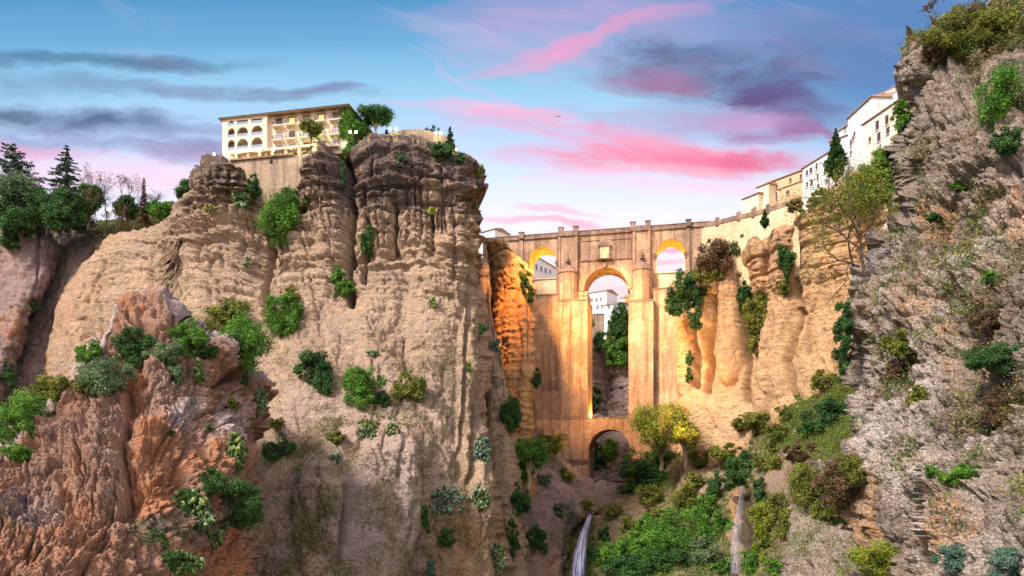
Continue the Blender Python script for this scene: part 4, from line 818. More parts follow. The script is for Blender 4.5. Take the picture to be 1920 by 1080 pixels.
# loggia block: wall with arched openings, floors inside
la, lb_ = 0.0, hx(499)
acol = [(427,440,433),(444,465,454),(471,492,481.5)]
zrow = [(hz(481,251), hz(481,240)), (hz(481,275), hz(481,264))]
def loggia(b):
    edges = [0.0, hx(442), hx(468), hx(499)]
    lv = [(0.0, hz(481,279)), (hz(481,279), hz(481,255)), (hz(481,255), hz(481,233)), (hz(481,233), HT)]
    b.box(0, hx(499), 0, 0.5, 0, lv[0][1]-0.0)
    for (x0, x1), (a0, a1, _) in zip(zip(edges[:-1], edges[1:]), acol):
        A, B_ = hx(a0), hx(a1); r = (B_-A)/2
        for k in (1, 2):
            z0, z1 = lv[k]; b.arch(x0, x1, z0, z1, A, B_, z1-0.35-r, 0, 0.5, zb=z0+0.35, n=12)
        z0, z1 = lv[3]
        if a0 == 427: b.arch(x0, x1, z0, z1, A, B_, z1-0.6-r, 0, 0.5, zb=z0+0.35, n=12)
        else:
            b.box(x0, A, 0, 0.5, z0, z1); b.box(B_, x1, 0, 0.5, z0, z1); b.box(A, B_, 0, 0.5, z0, z0+0.35); b.box(A, B_, 0, 0.5, z1-0.7, z1)
    b.box(0, hx(499), 2.6, 3.0, 0, HT); b.box(0, 0.4, 0.5, HD, 0, HT)
    for z0, z1 in lv[1:]: b.box(0.4, hx(499), 0.5, 2.6, z0-0.1, z0+0.2)
part(loggia, 'loggia_wall', M['hotel'], hotel)
for a0, a1, _ in acol:
    for z0, z1 in ((hz(481,279), hz(481,255)), (hz(481,255), hz(481,233)), (hz(481,233), HT)):
        A, B_ = hx(a0), hx(a1)
        o = part(lambda b: (b.box(A+0.2, B_-0.2, 2.45, 2.6, z0+0.3, z0+2.6), b.box((A+B_)/2-0.06, (A+B_)/2+0.06, 2.4, 2.45, z0+0.3, z0+2.6)), 'window', M['frame'], hotel)
        part(lambda b: (b.box(A+0.35, (A+B_)/2-0.12, 2.41, 2.45, z0+0.4, z0+2.5), b.box((A+B_)/2+0.12, B_-0.35, 2.41, 2.45, z0+0.4, z0+2.5)), 'pane', M['glassdark'], o)
        part(lambda b: b.box(A, B_, 0.1, 0.2, z0+0.35, z0+1.3), 'glass_railing', M['railglass'], hotel)
part(lambda b: b.box(hx(499)+0.02, HW, 1.2, HD, 0, HT), 'main_wall', M['hotel'], hotel)
part(lambda b: b.box(hx(498.2), hx(500.8), -0.15, 1.4, 0, HT), 'corner_pier', M['hotel'], hotel)
EA = 0.7
part(lambda b: (b.box(-0.9, HW+0.9, -EA, HD+0.9, HT, HT+0.3), b.add([(-1.1,-EA-0.2,HT+0.3),(HW+1.1,-EA-0.2,HT+0.3),(HW+1.1,HD+1.1,HT+0.3),(-1.1,HD+1.1,HT+0.3),(7,HD/2,HT+1.9),(HW-7,HD/2,HT+1.9)],[(0,1,5,4),(1,2,5),(2,3,4,5),(3,0,4)])), 'roof', M['roof'], hotel)
ch = part(lambda b: b.box(hx(538.5), hx(547), 3.4, 4.8, HT, hz(542,202)), 'chimney', M['white'], hotel)
part(lambda b: b.box(hx(538.5)-0.15, hx(547)+0.15, 3.25, 4.95, hz(542,202), hz(542,195.5)), 'chimney_cap', M['darkmetal'], ch)
wk = ['g','l','d','l','g']
for j, c in enumerate((519, 543.5, 570.6, 599, 626)):
    for i, (z1, z0) in enumerate(rows):
        X0, X1 = hx(c-5), hx(c+5.3); y = 1.2
        o = part(lambda b: (b.box(X0-0.15, X1+0.15, y-0.08, y+0.05, z0, z0+0.1), b.box(X0-0.15, X1+0.15, y-0.08, y+0.05, z1-0.12, z1), b.box(X0-0.15, X0+0.05, y-0.08, y+0.05, z0, z1), b.box(X1-0.05, X1+0.15, y-0.08, y+0.05, z0, z1), b.box((X0+X1)/2-0.07, (X0+X1)/2+0.07, y-0.08, y+0.05, z0, z1)), 'window', M['frame'], hotel)
        pm = M['curtain'] if (j*3+i) % 4 else M['glassdark']
        if i == 0 and j in (1, 3): pm = M['glasslit']
        part(lambda b: b.box(X0, X1, y-0.04, y+0.04, z0+0.1, z1-0.12), 'pane', pm, o)
        if i == 0: part(lambda b: b.add([(X0-0.6,y,z1+0.7),(X1+0.6,y,z1+0.7),(X1+0.6,y-1.0,z1+0.1),(X0-0.6,y-1.0,z1+0.1),(X0-0.6,y,z1+0.6),(X1+0.6,y,z1+0.6),(X1+0.6,y-1.0,z1+0.0),(X0-0.6,y-1.0,z1+0.0)],[(0,1,2,3),(4,7,6,5),(3,2,6,7),(0,3,7,4),(1,5,6,2)]), 'awning', M['awning'], hotel)
        bo = part(lambda b: (b.box(hx(c-9), hx(c+10), y-1.5, y, z0-0.35, z0-0.05), b.box(hx(c-8), hx(c-7), y-1.1, y, z0-0.9, z0-0.35), b.box(hx(c+8), hx(c+9), y-1.1, y, z0-0.9, z0-0.35)), 'balcony', M['hotel'], hotel)
        def rl(b):
            a, e = hx(c-9), hx(c+10); b.box(a, e, y-1.47, y-1.4, z0+0.95, z0+1.02); b.box(a, a+0.06, y-1.4, y, z0+0.95, z0+1.02); b.box(e-0.06, e, y-1.4, y, z0+0.95, z0+1.02)
            for k in range(15): q = a+(e-a-0.05)*k/14; b.box(q, q+0.045, y-1.46, y-1.41, z0-0.05, z0+0.95)
            for k in range(5): q = y-1.4+k*0.3; b.box(a, a+0.045, q, q+0.04, z0-0.05, z0+0.95); b.box(e-0.045, e, q, q+0.04, z0-0.05, z0+0.95)
        part(rl, 'balcony_railing', M['darkmetal'], bo)
# side windows
for z in (2.2, 5.8, 9.4):
    part(lambda b: b.box(HW-0.02, HW+0.1, 6, 8, z, z+2), 'side_window', M['frame'], hotel)
# restaurant floor and terrace
zt0 = hz(480, 303)
part(lambda b: (b.box(hx(437), hx(600), -1.8, 4, hz(480,289.5), hz(480,286)), b.box(hx(440), hx(600), 0.6, 1.0, zt0, hz(480,289.5))), 'restaurant_floor', M['hotel'], hotel)
for q in (448, 470, 492, 515, 540, 565):
    part(lambda b: b.box(hx(q)-0.35, hx(q)+0.35, -1.5, -0.9, zt0, hz(480,289.5)), 'pillar', M['hotel'], hotel)
for q0, q1 in ((451,467),(473,489),(496,512),(518,536),(544,560)):
    part(lambda b: b.box(hx(q0), hx(q1), 0.5, 0.6, zt0+0.2, hz(480,292)), 'restaurant_window', M['glassdark'], hotel)
for q in (449, 492, 520, 552):
    part(lambda b: b.lathe([(0,-0.2),(0.2,0),(0,0.2)], (hx(q), -2.0, hz(480,291)), 8), 'wall_lamp', M['lampo'], hotel)
    l = bpy.data.lights.new('wall_lamp_light', 'POINT'); l.energy = 130; l.color = (1.0,0.62,0.2); l.shadow_soft_size = 0.2
    o = bpy.data.objects.new('wall_lamp_light', l); COL.objects.link(o); o.parent = hotel; o.location = (hx(q), -2.3, hz(480,292))
part(lambda b: b.box(hx(441), hx(560), -3.2, 2, zt0-0.5, zt0), 'terrace_slab', M['stonedark'], hotel)
def trail(b):
    a, e = hx(441), hx(560); b.box(a, e, -3.1, -3.03, zt0+0.95, zt0+1.05)
    for k in range(70): q = a+(e-a-0.05)*k/69; b.box(q, q+0.05, -3.1, -3.04, zt0, zt0+0.95)
part(trail, 'terrace_railing', M['darkmetal'], hotel)
for q in (497, 528, 552):
    part(lambda b: b.tube([(hx(q)-3.2, 0, hz(q,280)), (hx(q)+2.0, -3, hz(q,292))], [0.09, 0.09], 6), 'awning_arm', M['darkmetal'], hotel)
fw = thing('foundation_wall', 'beige rubble wall holding up the hotel terrace', 'wall', (HA[0], HA[1], HZB), ha)
part(lambda b: b.box(hx(437), hx(590), -2.6, 3, -16, zt0-0.5), 'wall_face', M['rubble'], fw)
part(lambda b: b.box(hx(515), hx(520), -2.66, -2.5, hz(518,314), hz(518,307)), 'small_window', M['dark'], fw)
# low stone parapet and lookout wall on the cliff top
lw = thing('parapet_wall', 'low stone wall along the cliff edge right of the hotel', 'wall', tuple(P(735, 256, 205)))
q0 = P(735, 256, 205)
def lwf(b):
    pp = [P(690,262,206), P(735,256,205), P(762,250,205), P(790,249,205), P(818,256,206), P(848,266,207)]
    for a, c in zip(pp[:-1], pp[1:]):
        vs = [tuple(np.array(v)-q0) for v in (a+[0,0,-3], c+[0,0,-3], c+[0,0,1.2], a+[0,0,1.2], a+[0,1,-3], c+[0,1,-3], c+[0,1,1.2], a+[0,1,1.2])]
        b.add(vs, [(0,1,2,3),(7,6,5,4),(3,2,6,7),(0,3,7,4),(1,5,6,2)])
part(lwf, 'wall_face', M['rubble'], lw)
# globe lamps
def globe(px, py, Y, lb, two=True, h=4.0, mt='lamp', e=260, r=0.40):
    p = P(px, py, Y); t = thing('globe_lamp', lb, 'street lamp', (p[0], p[1], p[2]-h), 0, 'lit globe lamps on the cliff top')
    part(lambda b: b.lathe([(0.2,0),(0.1,0.3),(0.07,h-0.5)], n=8), 'pole', M['darkmetal'], t)
    offs = (-0.85, 0.85) if two else (0,)
    if two: part(lambda b: b.tube([(-0.85,0,h-0.4),(-0.4,0,h-0.6),(0.4,0,h-0.6),(0.85,0,h-0.4)], [0.05]*4, 6), 'arm', M['darkmetal'], t)
    for x in offs:
        part(lambda b: b.lathe([(r*math.sin(math.pi*i/8), h-r*math.cos(math.pi*i/8)) for i in range(9)], (x, 0, 0), 12), 'globe', M[mt], t, True)
    l = bpy.data.lights.new('globe_light', 'POINT'); l.energy = e; l.color = (0.95,1.0,0.5) if mt == 'lamp' else (1,0.8,0.5); l.shadow_soft_size = r
    o = bpy.data.objects.new('globe_light', l); COL.objects.link(o); o.parent = t; o.location = (0, -0.8, h)
globe(662, 247.5, 196, 'lit double globe lamp in front of the ivy covered hotel end')
globe(737, 241.5, 203, 'lit double globe lamp right of the umbrella shaped tree')
globe(822, 250, 203, 'lit double globe lamp beside the dark round bush')
globe(856, 280, 199, 'single greenish lamp low at the right cliff edge', False, 2.5)
globe(401, 289.5, 205, 'single white lamp at the left end of the hotel cliff', False, 2.5, 'lampw')
globe(584, 271, 198.5, 'small lit lamp at the foot of the tree before the hotel', False, 2.0, 'lamp', 700, 0.3)
globe(204, 393, 244, 'warm orange lamp glowing between the park trees', False, 3, 'lampo', 1500, 0.7)
globe(332, 385, 238, 'tiny yellow lamp on the slope left of the massif', False, 2, 'lampo', 300, 0.25)
# ------------------------------------------------------------------ waterfalls
def waterm(name, a, c0=(0.20,0.24,0.50,1), c1=(0.70,0.75,0.96,1)):
    m, n, b = mat(name, 0.35); t = n.n('ShaderNodeTexCoord').outputs['Object']
    at = n.n('ShaderNodeAttribute'); at.attribute_name = 'lv'; su = n.n('ShaderNodeAttribute'); su.attribute_name = 'su'; sz_ = n.n('ShaderNodeSeparateXYZ'); n.put(sz_.inputs[0], t)
    s1 = n.noise(n.comb(n.m('MULTIPLY', su.outputs['Fac'], 4.0), n.m('MULTIPLY', sz_.outputs[2], 0.14), 0.0), 1.0, 5, 0.65, 0.3)
    n.put(b.inputs['Base Color'], n.mix(n.ss(s1, 0.4, 0.65), c0, c1)); tr = n.n('ShaderNodeBsdfTransparent'); mx = n.n('ShaderNodeMixShader')
    n.put(mx.inputs[0], n.m('MULTIPLY', n.m('MULTIPLY', n.ss(s1, 0.25, 0.55), a), at.outputs['Fac'])); n.put(mx.inputs[1], tr.outputs[0]); n.put(mx.inputs[2], b.outputs[0])
    out = [x for x in m.node_tree.nodes if x.type == 'OUTPUT_MATERIAL'][0]; n.put(out.inputs[0], mx.outputs[0]); return m
def fall(name, label, path, mt):
    V = []; A = []; SU = []; n = 12
    for i, (px, py, w, Y) in enumerate(path):
        for k in range(n+1):
            s_ = k/n*2-1; V.append(P(px+s_*w/2, py, (min(Y, surf(px, py, 4)-1.0) if i > 2 else surf(px, py, 4)-0.6)+1.0*s_*s_)); A.append(min(1, 1.8*(1-abs(s_)))); SU.append(s_)
    idx = np.arange(len(V)).reshape(len(path), n+1); q = np.stack([idx[:-1,:-1], idx[1:,:-1], idx[1:,1:], idx[:-1,1:]], -1).reshape(-1, 4)
    o = mesh_np(name, V, q, mt, attrs={'lv': ('FLOAT', A), 'su': ('FLOAT', SU)}, smooth=True); tag(o, label, None, None, 'structure'); return o
def ipath(pts, n=24):
    pts = np.array(pts, float); t = np.linspace(0, len(pts)-1, n); return [tuple(np.interp(q, range(len(pts)), pts[:, k]) for k in range(4)) for q in t]
fall('waterfall', 'bright waterfall dropping out of frame below the bridge', ipath([(1107,965,6,228),(1105,970,9,226),(1100,985,13,218),(1093,1005,18,208),(1087,1035,25,199),(1083,1080,30,189),(1082,1140,33,180)]), waterm('falling_water', 0.92))
fall('waterfall', 'thin faint waterfall under the dark ivy clump', ipath([(1393,895,6,203),(1391,920,11,199),(1388,950,14,194),(1383,990,19,187),(1380,1030,23,181),(1380,1075,25,176)]), waterm('thin_falling_water', 0.42, (0.10,0.10,0.15,1), (0.48,0.50,0.64,1)))
# ------------------------------------------------------------------ foliage
RG = np.random.default_rng(11)
def leaf_mesh(name, pos, nrm, size, lv, mt, parent=None, aspect=0.6, rng=RG):
    n = len(pos); a = rng.normal(size=(n, 3)); a -= (a*nrm).sum(-1, keepdims=True)*nrm; a /= np.linalg.norm(a, axis=1, keepdims=True)+1e-9; b = np.cross(nrm, a)
    s = (size*(0.6+0.8*rng.random(n)))[:, None]; V = np.stack([pos-a*s, pos+b*s*aspect+nrm*s*0.15, pos+a*s, pos-b*s*aspect+nrm*s*0.15], 1).reshape(-1, 3)
    return mesh_np(name, V, np.arange(4*n).reshape(n, 4), mt, parent, {'lv': ('FLOAT', np.repeat(lv, 4))})
def cloud(lobes, n, rng, thr=-0.25, freq=1.0, fill=0.5):
    """points in the lobes (k,6), clumped"""
    lobes = np.array(lobes, float); w = (lobes[:, 3]*lobes[:, 4]*lobes[:, 5])**0.67; k = rng.choice(len(lobes), n*2, p=w/w.sum())
    d = rng.normal(size=(n*2, 3)); d /= np.linalg.norm(d, axis=1, keepdims=True); r = (fill+(1-fill)*rng.random(n*2)**0.6)[:, None]
    r = r*(1+0.42*vn(d*2.6+k[:, None]*7.1, 4)[:, None]+0.30*vn(d*6.1+k[:, None]*3.1, 14)[:, None])*(1+0.25*(rng.random((n*2, 1))**6))
    p = lobes[k, :3]+d*r*lobes[k, 3:]; cn = fbm(p, freq, 2, 0.6, 8); ok = cn+0.35*rng.random(n*2) > thr; p, d, cn = p[ok][:n], d[ok][:n], cn[ok][:n]
    nr = d*0.9+rng.normal(size=p.shape)*0.6+np.array([0, -0.1, 0.35]); nr /= np.linalg.norm(nr, axis=1, keepdims=True)
    lv = np.clip(0.42+0.6*cn+0.22*rng.normal(size=len(p)), 0, 1)
    return p, nr, lv
def bush(px, py, w, h, kind, label, name='bush', cat='bush', group='bushes growing on the cliffs', Y=None, dens=1.15, stem=True, leaf=1.0, thr=-0.12):
    rng = np.random.default_rng(int(px*31+py*7)); Ys = surf(px, py, 5) if Y is None else Y
    rx, rz = w/2/F*Ys, h/2/F*Ys; ry = min(rx, rz)*0.75+0.2*max(rx, rz); c = P(px, py, Ys-ry*0.45)
    base = np.array([c[0], Ys, c[2]-rz*0.7]); t = thing(name, label, cat, tuple(base), 0, group)
    w, h = w*1.08, h*1.08; lob = [(c[0]-0.1*rx, c[1], c[2]-0.1*rz, 0.42*rx, 0.6*ry, 0.40*rz)]; nl = 5+int(min(14, w*h/420))
    for i in range(nl*2):
        a = rng.random()*2*math.pi; rr = math.sqrt(rng.random())*0.92; s = (0.14+0.34*rng.random()**1.5)*(1.15-0.35*rr)
        lob.append((c[0]+math.cos(a)*rr*rx, c[1]+(rng.random()-0.5)*ry, c[2]+math.sin(a)*rr*rz, s*rx if rx < rz*1.6 else s*rz*1.4, s*ry*1.1, s*rz if rz < rx*1.6 else s*rx*1.4))
    lsz = 1.55*leaf/F*Ys; n = int(np.clip(w*h*1.75*dens/leaf**1.6, 160, 14000))
    p, nr, lv = cloud(lob, n, rng, thr, 2.2/max(1.2, min(rx, rz)), 0.45)
    leaf_mesh('foliage', p-base, nr, lsz*np.ones(len(p)), lv, LM[kind], t, rng=rng)
    if stem:
        b = MB()
        for k in range(4):
            l = lob[k]; e = np.array(l[:3])-base; b.tube([(0, 0.4, 0), tuple(e*0.5+rng.normal(size=3)*0.1*rx), tuple(e)], [0.03*rx+0.05, 0.02*rx+0.03, 0.02], 5)
        b.build('stem', M['bark'], t)
    return t
def pear(px, py, w, h, kind, label, Y=None, group='prickly pears on the cliffs'):
    """a clump of flat oval pads"""
    rng = np.random.default_rng(int(px*13+py*5)); Ys = surf(px, py, 4) if Y is None else Y; rx, rz = w/2/F*Ys, h/2/F*Ys; base = P(px, py+h*0.4, Ys)
    t = thing('prickly_pear', label, 'cactus', tuple(base), 0, group); V = []; Fq = []; LV = []; n = int(np.clip(w*h/14, 14, 160)); S = max(0.30, 3.1/F*Ys); c = P(px, py, Ys)-base
    for k in range(n):
        a = rng.random()*6.28; r = math.sqrt(rng.random()); p = c+np.array([math.cos(a)*r*rx, -0.15-rng.random()*min(rx, rz)*0.9, math.sin(a)*r*rz])
        up = np.array([rng.normal()*0.5, rng.normal()*0.3-0.2, 0.9]); up /= np.linalg.norm(up); sd_ = np.cross(up, rng.normal(size=3)); sd_ /= np.linalg.norm(sd_); nn_ = np.cross(up, sd_)
        s = 1.35*S*(0.7+0.6*rng.random()); b0 = len(V)
        for i in range(8):
            q = 2*math.pi*i/8; V.append(p+sd_*math.cos(q)*s*0.62+up*math.sin(q)*s)
        V += [p+nn_*s*0.14, p-nn_*s*0.14]; LV += [0.25+0.75*rng.random()]*10
        for i in range(8): j = (i+1) % 8; Fq += [(b0+i, b0+j, b0+8), (b0+j, b0+i, b0+9)]
    mesh_np('pads', V, np.array(Fq), LM[kind], t, {'lv': ('FLOAT', LV)}, smooth=True); return t
def branches(b, p, d, L, r, depth, rng, tips, spread=0.6, up=0.25, shrink=0.72, kids=3):
    pts = [p]; q = np.array(p, float); dd = np.array(d, float)
    for k in range(4):
        dd = dd+rng.normal(size=3)*0.16+np.array([0, 0, up*0.12]); dd /= np.linalg.norm(dd); q = q+dd*L/4; pts.append(q.copy())
    b.tube([tuple(x) for x in pts], [r*(1-0.42*i/4) for i in range(5)], 6 if depth > 2 else 4, depth == 0)
    if depth == 0: tips.append(q); tips.append(pts[2]); return
    for k in range(kids):
        e = dd+rng.normal(size=3)*spread+np.array([0, 0, up]); e /= np.linalg.norm(e); st = pts[-1] if k < 2 else pts[2+int(rng.integers(2))]
        branches(b, st, e, L*shrink*(0.8+0.4*rng.random()), r*0.55, depth-1, rng, tips, spread, up, shrink, kids)
def twig_tree(name, label, px, py, h, Y, kind, lean=(0,0,1), depth=4, nleaf=1200, bark='bark', group=None, spread=0.6, up=0.25, L0=0.34, lsize=1.0, rad=0.022, kids=3, cat='tree', shrink=0.72, cl=0.5):
    """base at photo point px,py, height h px"""
    rng = np.random.default_rng(int(px*17+py)); p0 = P(px, py, Y); H = h/F*Y; t = thing(name, label, cat, tuple(p0), 0, group); b = MB(); tips = []
    branches(b, np.zeros(3), np.array(lean)/np.linalg.norm(lean), H*L0, H*rad, depth, rng, tips, spread, up, shrink, kids); b.build('trunk', M[bark], t)
    if nleaf:
        tp = np.array(tips); k = rng.integers(len(tp), size=nleaf); pos = tp[k]+rng.normal(size=(nleaf, 3))*H*0.035*cl*2; nr = rng.normal(size=(nleaf, 3))+[0, 0, 0.5]; nr /= np.linalg.norm(nr, axis=1, keepdims=True)
        leaf_mesh('crown', pos, nr, np.full(nleaf, max(0.12, 2.0*lsize/F*Y)), np.clip(0.5+0.3*rng.normal(size=nleaf)+0.3*fbm(pos, 3.0/H*3, 2, 0.5, 2), 0, 1), LM[kind], t, rng=rng)
    return t
def tree(name, label, px, py_base, py_top, w, Y, kind, group=None, trunk_h=0.35, bark='bark', dens=1.0, thr=-0.2, leaf=1.0):
    """broadleaf tree: trunk with limbs and a lobed crown"""
    rng = np.random.default_rng(int(px*7+py_top*3)); p0 = P(px, py_base, Y); s = Y/F; H = (py_base-py_top)*s; R_ = w/2*s; t = thing(name, label, 'tree', tuple(p0), 0, group)
    zc = H*(trunk_h+(1-trunk_h)/2); rz = H*(1-trunk_h)/2; lob = []; b = MB(); b.tube([(0,0,-0.5),(0.03*R_,0,H*trunk_h*0.6),(0,0,H*trunk_h*1.1)], [H*0.035, H*0.028, H*0.02], 7)
    for i in range(13):
        a = rng.random()*6.28; e = math.asin(rng.random()*1.7-0.8); rr = 0.62*(0.7+0.4*rng.random()); c = np.array([math.cos(a)*math.cos(e)*R_*rr, math.sin(a)*math.cos(e)*R_*rr, zc+math.sin(e)*rz*rr])
        sz = 0.34+0.16*rng.random(); lob.append((*c, sz*R_, sz*R_, sz*min(rz, R_)*0.85)); b.tube([(0,0,H*trunk_h*0.8), tuple(c*[0.4,0.4,0.75]), tuple(c)], [H*0.016, H*0.010, H*0.004], 5)
    b.build('trunk', M[bark], t); n = int(np.clip(w*(py_base-py_top)*1.6*dens/leaf**1.5, 300, 12000)); p, nr, lv = cloud(lob, n, rng, thr, 2.5/max(R_, 1), 0.4)
    leaf_mesh('crown', p, nr, np.full(len(p), 1.6*leaf*s), lv, LM[kind], t, rng=rng); return t
def conifer(name, label, px, py_base, py_top, w, Y, kind='fir', group=None, droop=0.15, bare=0.08, tiers=16, columnar=False, gap=1.0, bark='bark', dens=1.0, flat=False):
    rng = np.random.default_rng(int(px*5+py_top)); p0 = P(px, py_base, Y); s = Y/F; H = (py_base-py_top)*s; R_ = w/2*s; t = thing(name, label, 'tree', tuple(p0), 0, group); b = MB()
    b.tube([(0,0,-1),(0,0,H*0.5),(0,0,H*0.99)], [H*0.022, H*0.013, 0.04], 7); PP = []
    for k in range(tiers):
        f_ = k/(tiers-1); z = H*(bare+(0.98-bare)*f_); Lr = R_*((1-f_)**0.8*(1 if not flat else 1)+0.05)*(0.75+0.4*rng.random())
        if columnar: Lr = R_*min(1, 3.5*(f_+0.06))*min(1, 1.5*(1.03-f_))
        if flat: Lr = R_*(0.45+0.55*math.sin(math.pi*min(1, f_*0.8+0.3)))*(0.6+0.6*rng.random())
        nb = int(6+5*(1-f_))
        for j in range(nb):
            a = rng.random()*6.28; L = Lr*(0.7+0.5*rng.random()); e = np.array([math.cos(a)*L, math.sin(a)*L, -droop*L+(0.0 if not flat else 0.15*L)]); b.tube([(0,0,z), tuple(np.array([0,0,z])+e)], [0.05, 0.02], 4)
            m_ = int(max(8, 26*dens*(L/R_+0.25))); q = rng.random(m_)**0.6; pos = np.array([0,0,z])+e*q[:, None]+rng.normal(size=(m_, 3))*np.array([0.10, 0.10, 0.045 if not columnar else 0.25])*L*(1.1-0.6*q[:, None]); PP.append(pos)
    b.build('trunk', M[bark], t); PP = np.concatenate(PP); nr = rng.normal(size=PP.shape)*0.6+[0,0,0.8]; nr /= np.linalg.norm(nr, axis=1, keepdims=True)
    leaf_mesh('crown', PP, nr, np.full(len(PP), 1.9*s*(1.1 if columnar else 1.0)), np.clip(0.45+0.25*rng.normal(size=len(PP))+0.3*fbm(PP, 4/R_, 2, 0.5, 3), 0, 1), LM[kind], t, aspect=0.4, rng=rng); return t
